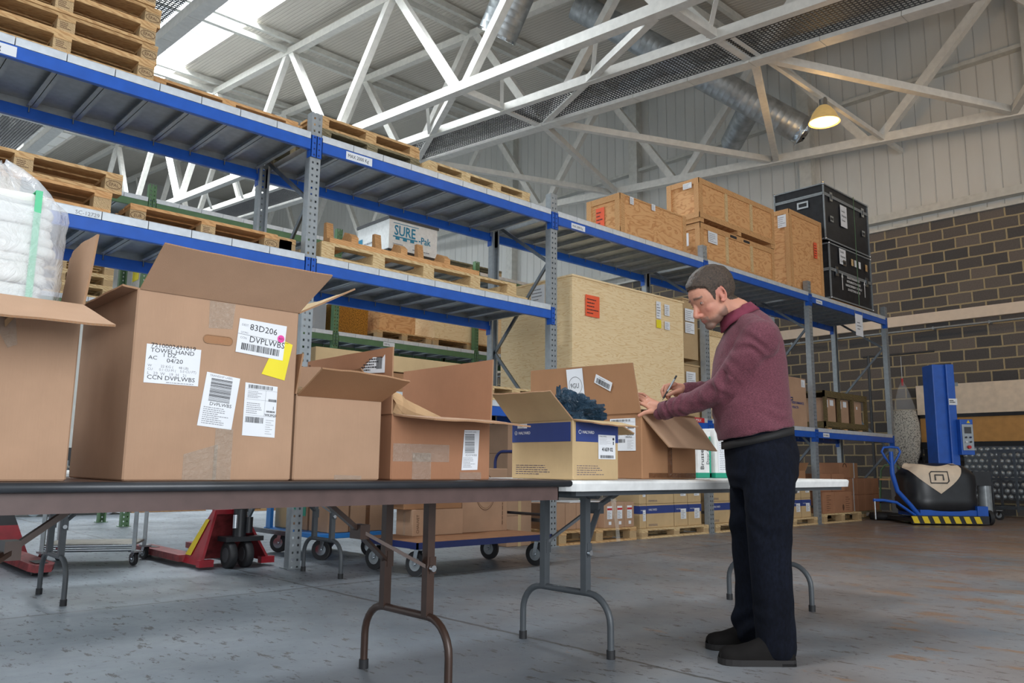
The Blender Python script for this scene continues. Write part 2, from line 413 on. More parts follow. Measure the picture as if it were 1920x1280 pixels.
# roof deck with two glazed strips along Y
def roofstrip(x0, x1, y0=-12, y1=36): return [(x0, y0, ROOF(y0)), (x1, y0, ROOF(y0)), (x1, y1, ROOF(y1)), (x0, y1, ROOF(y1)), (x0, y0, ROOF(y0)+.15), (x1, y0, ROOF(y0)+.15), (x1, y1, ROOF(y1)+.15), (x0, y1, ROOF(y1)+.15)]
mb = MB()
mb.hexa(roofstrip(-4.6, 2.55), 'roof_sheet'); mb.hexa(roofstrip(4.75, 14.1), 'roof_sheet'); mb.hexa(roofstrip(-14, -6.8), 'roof_sheet')
mb.hexa(roofstrip(2.55, 4.75, -12, 4), 'roof_sheet')
struct(mb.build('ceiling'))
for i, (a, b_, y0) in enumerate(((2.55, 4.75, 4), (-6.8, -4.6, -12))):
    mb = MB()
    mb.hexa([(p[0], p[1], p[2]+(.1 if k < 4 else -.04)) for k, p in enumerate(roofstrip(a, b_, y0, 36))], 'rooflight_glazing')
    struct(mb.build('window_%d' % (i+1)))
    mb = MB()
    for y in np.arange(y0+1, 35, 1.9): mb.bar((a, y, ROOF(y)+.06), (b_, y, ROOF(y)+.06), .03, .03, 'white_steel')
    struct(mb.build('trim_%d' % (i+5)))

# trusses along Y
def truss(X, what, cased=False, y0=-9.0, y1=34.0, sz=.18):
    t = thing('roof_truss', what, 'roof truss', (X, 0, BOTC(0)), 0)
    o = Vector((X, 0, BOTC(0)))
    m1 = MB()
    if cased:
        y = y0
        while y < y1:
            m1.bar(Vector((0, y, BOTC(y)-o.z)), Vector((0, y+1.19, BOTC(y+1.19)-o.z)), .24, .2, 'white_steel'); y += 1.2
    else: m1.bar((0, y0, BOTC(y0)-o.z), (0, y1, BOTC(y1)-o.z), sz, sz, 'white_steel')
    m1.build('bottom_chord', t)
    m2 = MB(); m2.bar((0, y0, TOPC(y0)-o.z), (0, y1, TOPC(y1)-o.z), sz, sz, 'white_steel'); m2.build('top_chord', t)
    yb = .62-4.8*2
    while yb < y1-3:
        for s_ in (-1, 1):
            a = (0, yb+s_*.12, BOTC(yb)-o.z); b_ = (0, yb+s_*2.3, TOPC(yb+s_*2.4)-o.z)
            if b_[1] > y0: MB().bar(a, b_, .17, .15, 'white_steel', up=(1, 0, 0)).build('strut', t)
        yb += 4.8
    return t
truss(5.9, 'white roof truss nearest over the middle of the racking, left of the mesh walkway')
truss(8.15, 'white roof truss with jointed boxed-in bottom chord right of the mesh walkway', True)
truss(12.9, 'white roof truss farthest right, just in front of the gable wall sheeting')
truss(1.27, 'white roof truss with boxed bottom chord crossing the bright roof light, top left', True)
truss(-1.05, 'white roof truss over the stacked pallets at the far left')
# lacing between bottom chords
def lace(x0, x1, pts, label, sz=.12):
    t = thing('roof_bracing', label, 'roof bracing', (x0, pts[0][0], BOTC(pts[0][0])))
    o = t.location
    for (ya, yb) in pts:
        MB().bar(Vector((x0+.1, ya, BOTC(ya)))-o, Vector((x1-.1, yb, BOTC(yb)))-o, sz, sz*1.1, 'white_steel').build('brace', t)
lace(5.9, 8.15, [(.62, .62), (.95, 5.3), (5.5, 5.54), (5.8, 9.8), (10.3, 10.3), (10.6, 15.0), (15.1, 15.1)], 'white flat lacing between the two trusses either side of the mesh walkway')
lace(8.15, 12.9, [(-4.2, -1.9), (.4, -1.9), (.62, 2.75), (5.3, 2.9), (5.54, 7.4), (9.7, 7.6), (10.3, 12.4), (14.8, 12.5)], 'white zigzag bracing between walkway truss and the gable truss')
lace(-1.05, 1.27, [(.62, .62), (5.5, 5.5), (5.8, 9.8), (10.3, 10.3), (10.6, 15.0), (15.1, 15.1), (15.4, 19.8), (20, 20)], 'white lacing between the two left hand trusses')

# walkway beam and mesh
t = thing('walkway', 'mesh walkway in the roof between the two middle trusses', 'walkway', (7.1, 0, BOTC(0)))
MB().bar((0, -9, BOTC(-9)-BOTC(0)), (0, 34, BOTC(34)-BOTC(0)), .13, .16, 'white_steel').build('side_beam', t)
mm = MB(); z0 = BOTC(0)
for i in range(14): x = .12+i*.062; mm.bar((x, -9, BOTC(-9)-z0-.02), (x, 34, BOTC(34)-z0-.02), .012, .012, 'dark_grey')
y = -9
while y < 34: mm.bar((.1, y, BOTC(y)-z0-.02), (.96, y, BOTC(y)-z0-.02), .014, .014, 'dark_grey'); y += .07
mm.build('mesh_floor', t)
rl = MB(); rl.tube([(-.55, -9, BOTC(-9)-z0+.35), (-.55, 34, BOTC(34)-z0+.35)], .022, 'white_steel', 6); rl.build('handrail', t)
for y in np.arange(-7, 26, 2.4): MB().bar((-.1, y+.5, BOTC(y)-z0), (-.55, y, BOTC(y)-z0+.42), .07, .03, 'white_steel').build('stanchion', t)
# second walkway on the left
t2 = dup(t, (.05, 0, z0), None, 'mesh walkway in the roof above the pallets at the far left')
# roof purlins along X
for k, y in enumerate((3.05, 7.85, 12.6, 17.4, 22.2, 27.0)):
    p = MB(); p.box(-9, -.32, .12, 13.75-0, -.22, .26, 'white_cladding_trim'); p.box(-9, .02, .0, 13.75, .14, .14, 'white_cladding_trim')
    o = p.build('roof_purlin', loc=(0, y, TOPC(y)))
    tag(o, 'pair of white purlins under the roof deck, running across the trusses', 'purlin', 'purlins under the roof deck')

# spiral ducts
def spiral(mb, p, q, r, mat='duct_metal'):
    p = Vector(p); q = Vector(q); L = (q-p).length; n = max(2, int(L/.13)); pts = []; rs = []
    for i in range(n):
        a = p.lerp(q, i/n); b_ = p.lerp(q, (i+.93)/n); c_ = p.lerp(q, (i+.965)/n)
        pts += [a, b_, c_]; rs += [r, r, r*1.005]
    pts.append(q); rs.append(r); mb.tube(pts, rs, mat, 22)
DX = 12.0
d = thing('air_duct', 'long spiral-wound galvanised air duct crossing under the roof towards the gable lamp', 'air duct', on(1300, 105, 0, 10.5))
o = d.location.copy()
a = onroof(1050, 0, 8.0, .09); e = on(1497, 240, 0, 12.2); e0 = on(1460, 220, 0, 12.2)
P0 = on(1080, 10, 0, 8.9)
mk = MB(); spiral(mk, P0-o, e-o, .3); mk.build('duct_run', d)
mk = MB(); dirv = (e-P0).normalized(); mk.tube([e-o, e+dirv*.10-o, e+dirv*.12-o, e+dirv*.22-o, e+dirv*.10-o], [.305, .305, .35, .19, .185], 'chrome', 28, caps=False); mk.cyl(e+dirv*.05-o, e+dirv*.12-o, .187, 'black_paint', 20); mk.build('outlet_collar', d)
mk = MB(); j = P0.lerp(e, .80); q = on(1372, 268, 0, j.x+.9); spiral(mk, j-o, q-o, .25); mk.build('branch_duct', d)
mk = MB(); j = P0.lerp(e, .43); q = on(1175, 165, 0, j.x+1.0); spiral(mk, j-o, q-o, .22); mk.build('branch_duct', d)
d = thing('air_duct', 'short spiral duct stub with open mouth hanging at the top above the nearest truss', 'air duct', on(933, 64, 0, 6.8))
o = d.location.copy(); mk = MB(); q1 = on(933, 64, 0, 6.8); q0 = on(985, -60, 0, 6.8); spiral(mk, q0-o, q1-o, .40); mk.build('duct_run', d)
mk = MB(); dv = (q1-q0).normalized(); mk.tube([q1-o, q1+dv*.05-o], [.405, .42], 'chrome', 24, caps=False); mk.build('outlet_collar', d)

# sodium lamp on its rail
y = .42
r_ = MB(); r_.bar((7.25, y, BOTC(y)), (13.75, y, BOTC(y)-.02), .07, .09, 'white_steel'); tag(r_.build('lamp_rail'), 'white rail reaching from the walkway to the gable, carrying the lit lamp', 'rail')
L = on(1543, 206, 0, 10.6)
L = Vector((on(1543, 180, 1, y).x, y, 0)); L.z = on(1543, 228, 1, y).z
lp = thing('high_bay_lamp', 'glowing orange high bay lamp hanging from the roof rail near the gable', 'lamp', tuple(L))
plain('amber_shade', (.62, .42, .16), .35, .2, .05, emit=.28)
MB().lathe([(.27, 0), (.26, .03), (.2, .17), (.13, .27), (.085, .31)], 'amber_shade', 32).build('lamp_shade', lp)
m, nt, b = newmat('lamp_glass')
b.inputs['Base Color'].default_value = (1, .7, .35, 1); b.inputs['Emission Color'].default_value = (1, .5, .13, 1); b.inputs['Emission Strength'].default_value = 4
MB().lathe([(.001, .0), (.12, -.012), (.22, .0), (.255, .02)], 'lamp_glass', 32).build('lens', lp)
hs = MB(); hs.lathe([(.001, .46), (.06, .46), (.07, .43), (.07, .33), (.09, .30)], 'chrome', 24); hs.build('gear_housing', lp)
hk = MB(); hk.tube([(0, 0, .44), (.03, 0, .5), (0, 0, .56), (-.03, 0, .5), (0, 0, .45)], .01, 'galvanised', 8); hk.build('hook', lp)
l = bpy.data.lights.new('sodium_lamp', 'POINT'); l.energy = 38; l.color = (1, .58, .2); l.shadow_soft_size = .2
o = bpy.data.objects.new('sodium_lamp', l); COL.objects.link(o); o.location = (L.x, L.y, L.z-.28)
# its twin in the next bay, outside the frame to the right
o = bpy.data.objects.new('sodium_lamp', l); COL.objects.link(o); o.location = (10.6, -4.5, 6.7)
o = bpy.data.objects.new('sodium_lamp', l); COL.objects.link(o); o.location = (5.4, -5.5, 6.7)
# ================================================================== pallet racking
BAY = 2.84
def upright_mesh(h, mat):
    mb = MB(); w = .095; d = .075; t = .003; pitch = .055
    def plate(o, ux, wid, cols):   # perforated plate: columns given as list of (x0, x1, hole?)
        n = int(h/pitch)
        for (a, b_, hole) in cols:
            if not hole:
                q = [o+ux*a, o+ux*b_, o+ux*b_+Vector((0, 0, h)), o+ux*a+Vector((0, 0, h))]; mb.slab(q, t, mat)
            else:
                for k in range(n):
                    z0 = k*pitch+.018; z1 = k*pitch+pitch
                    mb.slab([o+ux*a+Vector((0, 0, z0)), o+ux*b_+Vector((0, 0, z0)), o+ux*b_+Vector((0, 0, z1)), o+ux*a+Vector((0, 0, z1))], t, mat)
    cols = [(0, .018, 0), (.018, .034, 1), (.034, w-.034, 0), (w-.034, w-.018, 1), (w-.018, w, 0)]
    plate(Vector((-w/2, 0, 0)), Vector((1, 0, 0)), w, cols)
    for sx in (-1, 1):
        mb.box(sx*w/2-.0015, 0, 0, sx*w/2+.0015, d, h, mat)
        mb.box(sx*w/2-(0 if sx < 0 else .02), d-.002, 0, sx*w/2+(.02 if sx < 0 else 0), d+.001, h, mat)
    mb.box(-.07, -.02, 0, .07, d+.03, .006, mat)
    return mb
def rack(name, label, loc, rz, levels, bays, hs, matP, matB, backP, depth=1.0, bracket='blue_paint', deckmat='galvanised', braces=True):
    r = thing(name, label, 'racking', loc, rz)
    up0 = None
    n0, n1 = bays
    for i in range(n0, n1+1):
        for back in (0, 1):
            x = i*BAY
            if up0 is None: o = up0 = upright_mesh(hs, matP).build('upright', r)
            else: o = up0.copy(); COL.objects.link(o); o.parent = r
            if back: o.location = (x, depth, 0); o.rotation_euler = (0, 0, PI)
            else: o.location = (x, 0, 0)
        if braces:
            zs = [.25, 1.15, 2.05, 2.95, hs-.15] ; flip = 0
            for a, b_ in zip(zs, zs[1:]):
                za, zb = (a, b_) if flip else (b_, a); flip ^= 1
                MB().bar((x, .08, za), (x, depth-.08, zb), .035, .02, 'galvanised_dark', up=(1, 0, 0)).build('brace', r)
            MB().bar((x, .08, .25), (x, depth-.08, .25), .035, .02, 'galvanised_dark', up=(1, 0, 0)).build('brace', r)
    panel = None; bm_ = None; conn = None
    for (zt, bb, bh) in levels:
        for i in bb:
            x0 = i*BAY+.05; x1 = (i+1)*BAY-.05
            for back in (0, 1):
                if bm_ is None:
                    m_ = MB(); m_.box(0, 0, -.09, x1-x0, .04, 0, matB); o = bm_ = m_.build('beam', r, bevel=.004)
                else: o = bm_.copy(); COL.objects.link(o); o.parent = r
                o.location = (x0, -.012 if not back else depth-.03, zt)
                if back: o.data = o.data
                for e in (0, 1):
                    if conn is None:
                        m_ = MB(); m_.box(-.004, -.016, -.15, .052, -.010, .035, bracket); m_.box(.046, -.016, -.15, .052, .05, .035, bracket)
                        for k in range(4): m_.cyl((.022, -.016, -.13+k*.05), (.022, -.019, -.13+k*.05), .007, 'navy_paint', 8)
                        c = conn = m_.build('beam_connector', r)
                    else: c = conn.copy(); COL.objects.link(c); c.parent = r
                    c.location = (x0-.05 if e == 0 else x1+.05, 0 if not back else depth, zt)
                    if back: c.rotation_euler = (0, 0, PI); 
                    if (e == 1) != bool(back): c.scale = (-1, 1, 1)
            for k in range(9):
                if panel is None:
                    w = (x1-x0)/9; m_ = MB()
                    m_.box(0, 0, .056, w-.006, depth, .06, deckmat)
                    m_.box(0, -.012, .002, w-.006, -.008, .06, 'galvanised_lit'); m_.box(0, -.012, .056, w-.006, 0, .06, 'galvanised_lit')
                    m_.box(0, depth-.02, .0, w-.006, depth-.016, .056, deckmat)
                    for sx in (0, w-.01): m_.box(sx, 0, .004, sx+.004, depth, .056, deckmat)
                    m_.box(0, .04, .004, .03, depth-.04, .007, deckmat); m_.box(w-.036, .04, .004, w-.006, depth-.04, .007, deckmat)
                    m_.cyl((w-.02, depth-.06, .01), (w-.02, depth-.06, -.05), .006, 'chrome', 6)
                    p = panel = m_.build('deck_panel', r)
                else: p = panel.copy(); COL.objects.link(p); p.parent = r
                p.location = (x0+k*(x1-x0)/9, 0, zt)
    return r
rk = rack('pallet_rack', 'long blue and galvanised pallet rack behind the tables, carrying pallets, crates and black cases', (0, 0, 0), 0,
     [(3.447, range(-1, 4), .09), (2.41, (-1, 0), .09), (1.3615, range(0, 4), .09)], (-1, 4), 3.69, 'galvanised', 'blue_paint', 1)
# plates and cards on the rack beams
def plate(x, z, w, h, txt, size, parent=rk, mat='print_black', y=-.014, nm='load_sign'):
    m_ = MB(); m_.box(x, y-.002, z, x+w, y, z+h, 'white_paper')
    if txt: m_.text(txt, face_frame((x+w*.06, y-.0035, z+h*.28), (1, 0, 0), (0, 0, 1)), size, mat, sx=.8)
    return m_.build(nm, parent)
plate(-2.42, 3.365, .25, .07, '2000 Kg', .055); plate(.28, 3.365, .26, .07, 'MAX 2000 Kg', .045); plate(3.1, 3.365, .22, .06, 'MAX 2000 Kg', .036)
plate(8.7, 3.365, .2, .06, 'MAX 2000 Kg', .033); plate(8.72, 1.29, .2, .06, 'MAX 2000 Kg', .033)
m_ = MB(); m_.box(5.33, -.016, 1.36, 5.55, -.013, 1.42, 'print_red'); m_.text('MAX', face_frame((5.36, -.018, 1.37), (1, 0, 0), (0, 0, 1)), .055, 'print_white'); m_.build('load_sign', rk)
s_ = face_frame((-1.74, -.0135, 2.42), (1, 0, 0), (0, 0, 1)); m_ = MB(); m_.text('SC-12729', s_, .038, 'print_grey'); m_.build('marker_writing', rk)
for (x, z, y, lab) in ((10.05, 3.02, -.02, 'white paper notice hanging from the top beam at the right end of the rack'), (9.0, 2.98, 1.02, 'blank backed white notice hanging from the rear beam left of the other notice')):
    m_ = MB(); m_.box(x, y-.002, z, x+.28, y, z+.37, 'white_paper')
    if y < 0:
        M_ = face_frame((x+.06, y-.004, z+.1), (1, 0, 0), (0, 0, 1)); lines(m_, M_, .17, .16, 3, 'print_grey', 4, .3); m_.box(x-.01, y-.004, z+.33, x, y, z+.42, 'galvanised'); m_.box(x+.28, y-.004, z+.33, x+.29, y, z+.42, 'galvanised')
    tag(m_.build('paper_notice'), lab, 'notice')

g = rack('pallet_rack', 'green racking standing behind the blue rack, seen through its shelves', (-2.5, 5.0, 0), 0,
     [(4.2, range(0, 5), .09), (2.76, range(0, 5), .09)], (0, 5), 4.45, 'green_paint', 'green_paint', 1, bracket='green_paint', braces=False)
plate(1.9-.6, 4.12, .22, .065, '2000 Kg', .04, g, y=-.014); plate(6.55, 2.69, .22, .065, '2000 Kg', .04, g)

# ---- pallets
def pallet_meshes(L=1.2, W=.8, H=.144, wood='pine', stamp=True, rough=False, blocks=3, seed=0):
    rnd = random.Random(seed); B1 = []; B2 = []; B3 = []
    n = 5 if W < .9 else 6
    for i in range(n):
        bw = .14 if i % 2 == 0 else .105; y0 = (W-bw)*i/(n-1); j = rnd.uniform(-.01, .01)*(2.5 if rough else .3)
        B1.append(MB().box(0+j, y0, H-.022, L+j, y0+bw, H-.0003, wood))
    for i in range(blocks):
        x0 = (L-.11)*i/(blocks-1); B1.append(MB().box(x0, .0, H-.044, x0+.11, W, H-.0223, wood))
    for i in range(blocks):
        x0 = (L-.11)*i/(blocks-1)
        for k in range(3):
            y0 = (W-.11)*k/2; b2 = MB()
            b2.box(x0, y0+.004, .0223, x0+.11, y0+.106, H-.0443, 'chipboard' if not rough else wood)
            if stamp and k == 0 and i in (0, blocks-1):
                b2.text('EUR' if i == 0 else 'EPAL', face_frame((x0+.055, .0025, .05), (1, 0, 0), (0, 0, 1)), .034, 'print_brown', 'CENTER', .9)
                b2.tube([(x0+.055+.05*math.cos(a), .002, .062+.027*math.sin(a)) for a in np.linspace(0, 2*PI, 24, endpoint=False)], .0016, 'print_brown', 4, True)
            elif stamp and k == 0: lines(b2, face_frame((x0+.015, .002, .04), (1, 0, 0), (0, 0, 1)), .08, .05, 4, 'print_brown', 3, .4)
            B2.append(b2)
    for k in range(3):
        y0 = (W-.1)*k/2; B3.append(MB().box(0, y0, 0, L, y0+.1, .022, wood))
    return B1, B2, B3
def pallet(label, loc, rz=0, group=None, **k):
    t = thing('pallet', label, 'pallet', loc, rz, group)
    for nm, ms in zip(('deck_board', 'block', 'bottom_board'), pallet_meshes(**k)):
        for m_ in ms: m_.build(nm, t)
    return t
DT = 3.507+.001
p0 = pallet('bottom euro pallet of the tall stack on the top shelf at the left edge', (-2.51, .02, DT), stamp=True)
names = ['second', 'third', 'fourth', 'fifth', 'topmost']
for i in range(1, 6):
    o = dup(p0, (-2.51+[0, .015, -.01, .02, -.03, .05][i]-(0 if i < 4 else .0), .02+[0, .01, .0, .015, .0, .01][i], DT+.145*i), 0, names[i-1]+' euro pallet from below in the tall stack on the top shelf')
pallet('single pallet lying flat on the top shelf right beside the tall stack', (-1.27, .2, DT), wood='pine_orange', stamp=False, seed=2)
pallet('lower grey weathered pallet of the rough pair on the top shelf', (.08, .09, DT), L=1.05, W=.95, H=.115, wood='pine_grey', stamp=False, rough=True, seed=3)
pallet('upper brown pallet of the rough pair on the top shelf', (.06, .1, DT+.116), L=1.07, W=.95, H=.115, wood='pine', stamp=False, rough=True, seed=4)
pallet('thin pale rough pallet on the top shelf left of the plywood crates', (1.16, .0, DT), L=1.32, W=.9, H=.10, wood='pine_pale', stamp=False, rough=True, blocks=4, seed=5)
DM = 2.471
pallet('lower pallet of the pair on the middle shelf at the left, behind the bagged towels', (-2.72, .0, DM), wood='pine_orange', seed=6, stamp=False)
pallet('upper euro pallet of the pair on the middle shelf, stamp on its right corner block', (-2.66, .0, DM+.145), seed=7)
pallet('euro pallet lying on the middle shelf just left of the first front post', (-1.36, .12, DM), L=1.13, wood='pine_orange', seed=8)
pallet('broken half pallet on the middle shelf tight against the first front post', (-.235, .15, DM), L=.18, W=.6, wood='pine', stamp=False, seed=9)
# long pale pallet with saddles
t = thing('cradle_pallet', 'long pale timber pallet with curved brown saddle blocks on the middle shelf', 'pallet', (.1, .0, DM))
a = MB(); a.box(0, 0, 0, 2.36, .1, .02, 'pine_pale'); a.box(0, .75, 0, 2.36, .85, .02, 'pine_pale'); a.box(0, .38, 0, 2.36, .48, .02, 'pine_pale'); a.build('skids', t)
a = MB(); a.box(0, 0, .115, 2.2, .1, .14, 'pine_pale'); a.box(0, .38, .115, 2.2, .48, .14, 'pine_pale'); a.box(0, .75, .115, 2.2, .85, .14, 'pine_pale'); 
for x in (0, .5, 1.04, 1.6, 2.08): a.box(x, 0, .02, x+.12, .85, .115, 'pine_pale')
a.build('deck_boards', t)
a = MB(); a.box(.1, .05, .141, 1.75, .13, .20, 'pine_orange'); a.box(.1, .6, .141, 1.75, .68, .20, 'pine_orange'); a.build('bearers', t)
for x in (.1, .62, 1.12):
    pts = [(-.24, .0), (-.24, .07), (-.19, .11), (-.15, .11)] + [(.03+.16*math.cos(q), .19+.15*math.sin(q)) for q in np.linspace(PI*1.12, PI*1.92, 9)] + [(.21, .30), (.25, .30), (.25, 0)]
    a = MB(); vs = [(x+.25, .06+u_+.3, .201+v_) for u_, v_ in pts]; a.slab(vs, -.07, 'pine_orange'); a.build('saddle', t)
    a = MB()
# branded tub on green rack
t = thing('bulk_box', 'white lidded bulk box with teal train-like lettering on the upper green shelf', 'box', (4.1, 5.02, 4.262))
a = MB(); a.box(0, 0, 0, 1.04, 1.0, .07, 'black_paint'); a.build('pallet_base', t)
a = MB(); a.box(.02, .02, .07, 1.02, .98, .58, 'white_plastic')
F_ = lambda x, z: face_frame((x, .016, z), (1, 0, 0), (0, 0, 1))
a.text('SURE', F_(.12, .33), .24, 'print_teal', sx=.8, bold=.005); a.text('-Pak', F_(.62, .27), .17, 'print_teal', sx=.85, bold=.003)
a.box(.1, .014, .525, .62, .018, .535, 'print_teal'); a.box(.1, .014, .29, .6, .018, .31, 'print_teal')
for x in (.15, .3, .45): a.box(x, .014, .25, x+.08, .018, .29, 'print_teal')
lines(a, F_(.1, .13), .25, .06, 2, 'print_grey', 5, .5); lines(a, F_(.5, .12), .4, .03, 1, 'print_grey', 6, .5)
G_ = lambda y, z: face_frame((.016, y, z), (0, -1, 0), (0, 0, 1))
a.box(.012, .82, .2, .016, 1.02, .38, 'print_teal'); a.text('SSA', G_(1.0, .22), .1, 'print_white'); lines(a, G_(.78, .24), .5, .06, 1, 'print_grey', 8, .5)
a.build('body', t); a = MB(); a.box(0, 0, .58, 1.04, 1.0, .63, 'dark_grey'); a.build('lid', t)
pallet('dark pallet on the upper green shelf right of the white lettered bulk box', (5.3, 5.1, 4.262), wood='pine_grey', stamp=False, L=1.4)

# ---- plywood crates
def crate(label, x0, x1, z0, z1, d, ply='plywood_orange', frame='pine_orange', y0=.03, battens=2, rim=True, skids=False, orange=None, labels=(), name='plywood_crate', slots=False, face_rim=True):
    t = thing(name, label, 'crate', (x0, y0, z0)); w = x1-x0; h = z1-z0; zb = .06 if skids else 0
    a = MB(); a.box(0.008, .008, zb, w-.008, d-.008, h-.008, ply); a.build('panels', t)
    if rim:
        f = MB(); r = .075; e = .012
        for x in (0, w-r): f.box(x, 0-e*.5, zb, x+r, e, h, frame)
        if face_rim: f.box(0, -e*.4, h-r, w, e, h, frame); f.box(0, -e*.4, zb, w, e, zb+r, frame)
        f.box(0, 0, h-.02, w, d, h, frame)
        for y in (0, d-r): f.box(-e, y, zb, e, y+r, h, frame)
        f.box(-e*.8, 0, h-r, e, d, h, frame); f.box(-e*.8, 0, zb, e, d, zb+r, frame)
        if slots:
            for sx in (.42, .6): f.box(w*sx-.08, -.009, h-.055, w*sx+.08, -.005, h-.02, 'print_black')
        f.build('frame', t)
        for k in range(battens):
            x = w*(k+1)/(battens+1); MB().box(x-.03, -.01, zb+r, x+.03, .01, h-r, 'pine_pale').build('batten', t)
    else:
        f = MB(); f.box(-.006, -.006, h-.02, w+.006, d+.006, h, ply); f.build('lid', t)
    if skids:
        for k in range(3): MB().box((w-.1)*k/2, 0, 0, (w-.1)*k/2+.1, d, zb, frame).build('skid', t)
    for (nm, fx, fz, lw, lh, mt) in labels:
        l_ = MB()
        if nm == 'side': l_.box(-.016, d*fx, h*fz, -.013, d*fx+lw, h*fz+lh, mt); M_ = face_frame((-.018, d*fx+lw*.92, h*fz+lh*.1), (0, -1, 0), (0, 0, 1))
        else: l_.box(w*fx, -.011, h*fz, w*fx+lw, -.008, h*fz+lh, mt); M_ = face_frame((w*fx+lw*.08, -.013, h*fz+lh*.1), (1, 0, 0), (0, 0, 1))
        if mt != 'yellow_sticker': lines(l_, M_, lw*.84, lh*.8, 5, 'print_black' if mt == 'orange_sticker' else 'print_grey', int(fx*100), .3)
        l_.build('shipping_label', t)
    return t
crate('orange plywood crate with torn white labels, leftmost on the top shelf', 3.99, 5.31, DT, 4.0, .52, battens=0, face_rim=False, labels=[('side', .45, .18, .13, .28, 'orange_sticker'), ('front', .13, .8, .07, .09, 'white_paper'), ('front', .45, .84, .07, .08, 'white_paper')])
crate('lower battened plywood crate of the pair on the top shelf, with hand slots', 5.74, 7.66, DT, 4.04, .5, y0=.1, slots=True, labels=[('front', .09, .55, .22, .16, 'white_paper'), ('side', .35, .45, .16, .18, 'white_paper')])
crate('upper battened plywood crate of the pair on the top shelf, set on skids', 5.72, 7.68, 4.05, 4.66, .52, y0=.09, skids=True, labels=[('side', .2, .8, .14, .08, 'white_paper')])
crate('tall narrow plywood crate on the top shelf with a small orange sticker', 8.17, 9.23, DT, 4.80, .42, y0=.1, ply='plywood_orange', battens=0, labels=[('front', .72, .5, .1, .26, 'orange_sticker'), ('side', .1, .78, .14, .2, 'white_paper')])
DL = 1.4225
big = crate('huge pale plywood crate with a square orange sticker, standing behind the open cartons', 3.16, 5.22, DL, 2.87, 1.16, ply='plywood_pale', rim=False,
      labels=[('front', .10, .70, .23, .24, 'orange_sticker'), ('front', .72, .80, .09, .21, 'white_paper'), ('front', .72, .72, .09, .10, 'yellow_sticker'), ('front', .80, .84, .10, .14, 'white_paper'), ('front', .80, .72, .10, .10, 'white_paper'), ('side', .35, .80, .22, .24, 'white_paper')])
for (z0, z1, w_) in ((DL, 2.1, 'lower'), (2.17, 2.95, 'upper')):
    crate(w_+' pale plywood crate with a barcode label, in the shelf behind the standing man', 5.30, 5.64, z0, z1, .6, ply='chipboard', frame='pine_pale', y0=.1, battens=0, rim=False, labels=[('front', .1, .62, .2, .16, 'white_paper'), ('front', .1, .42, .2, .14, 'white_paper')])
crate('shorter pale crate beside the rack post behind the standing man', 5.75, 7.1, DL, 2.6, .7, y0=.1, ply='plywood_pale', frame='pine_pale', battens=1)
# on green rack
pallet('pallet under the orange plywood crate on the lower green shelf', (4.0, 5.1, 2.822), stamp=False, L=1.1)
crate('small orange plywood crate on a pallet on the lower green shelf', 4.05, 4.78, 2.97, 3.42, .7, y0=5.12, battens=0, rim=False)
pallet('pallet under the long plywood crate on the lower green shelf', (5.15, 5.1, 2.822), stamp=False, L=1.6)
crate('long pale plywood crate with an orange sticker corner on the lower green shelf', 5.16, 6.8, 2.97, 3.5, .75, y0=5.1, ply='plywood_pale', battens=0, rim=False, labels=[('front', .60, .5, .26, .2, 'orange_sticker')])
for k in range(3): pallet(('bottom', 'middle', 'top')[k]+' pale pallet of the stack on the lower green shelf seen between two open cartons', (-1.25, 5.0, 2.822+k*.145), wood='pine_pale', stamp=False, seed=20+k)
t = thing('wrapped_load', 'white film wrapped load with a yellow label behind the pale pallet stack', 'wrapped goods', (.45, 5.1, 2.822))
a = MB(); a.box(0, 0, 0, 1.1, .8, .62, 'cardboard_pale'); a.build('goods', t)
a = MB(); a.box(-.01, -.01, 0, 1.11, .81, .63, 'white_film'); a.build('stretch_film', t)
a = MB(); a.box(-.013, .5, .45, -.011, .75, .6, 'yellow_sticker'); a.build('yellow_label', t)
t = thing('wrapped_load', 'pile of stock in glossy stretch film behind the rack, above the deep green beam', 'wrapped goods', (2.2, 5.2, 2.822))
a = MB(); a.box(0, 0, 0, .9, .8, .55, 'black_rubber'); a.build('goods', t)
a = MB(); a.box(-.01, -.01, 0, .91, .81, .56, 'plastic_bag'); a.build('stretch_film', t)
t = thing('wrapped_load', 'gold and black wrapped bale next to the green post behind the rack', 'wrapped goods', (3.28, 5.2, 2.822))
a = MB(); a.box(0, 0, 0, .6, .8, .5, 'gold_film'); a.build('goods', t)

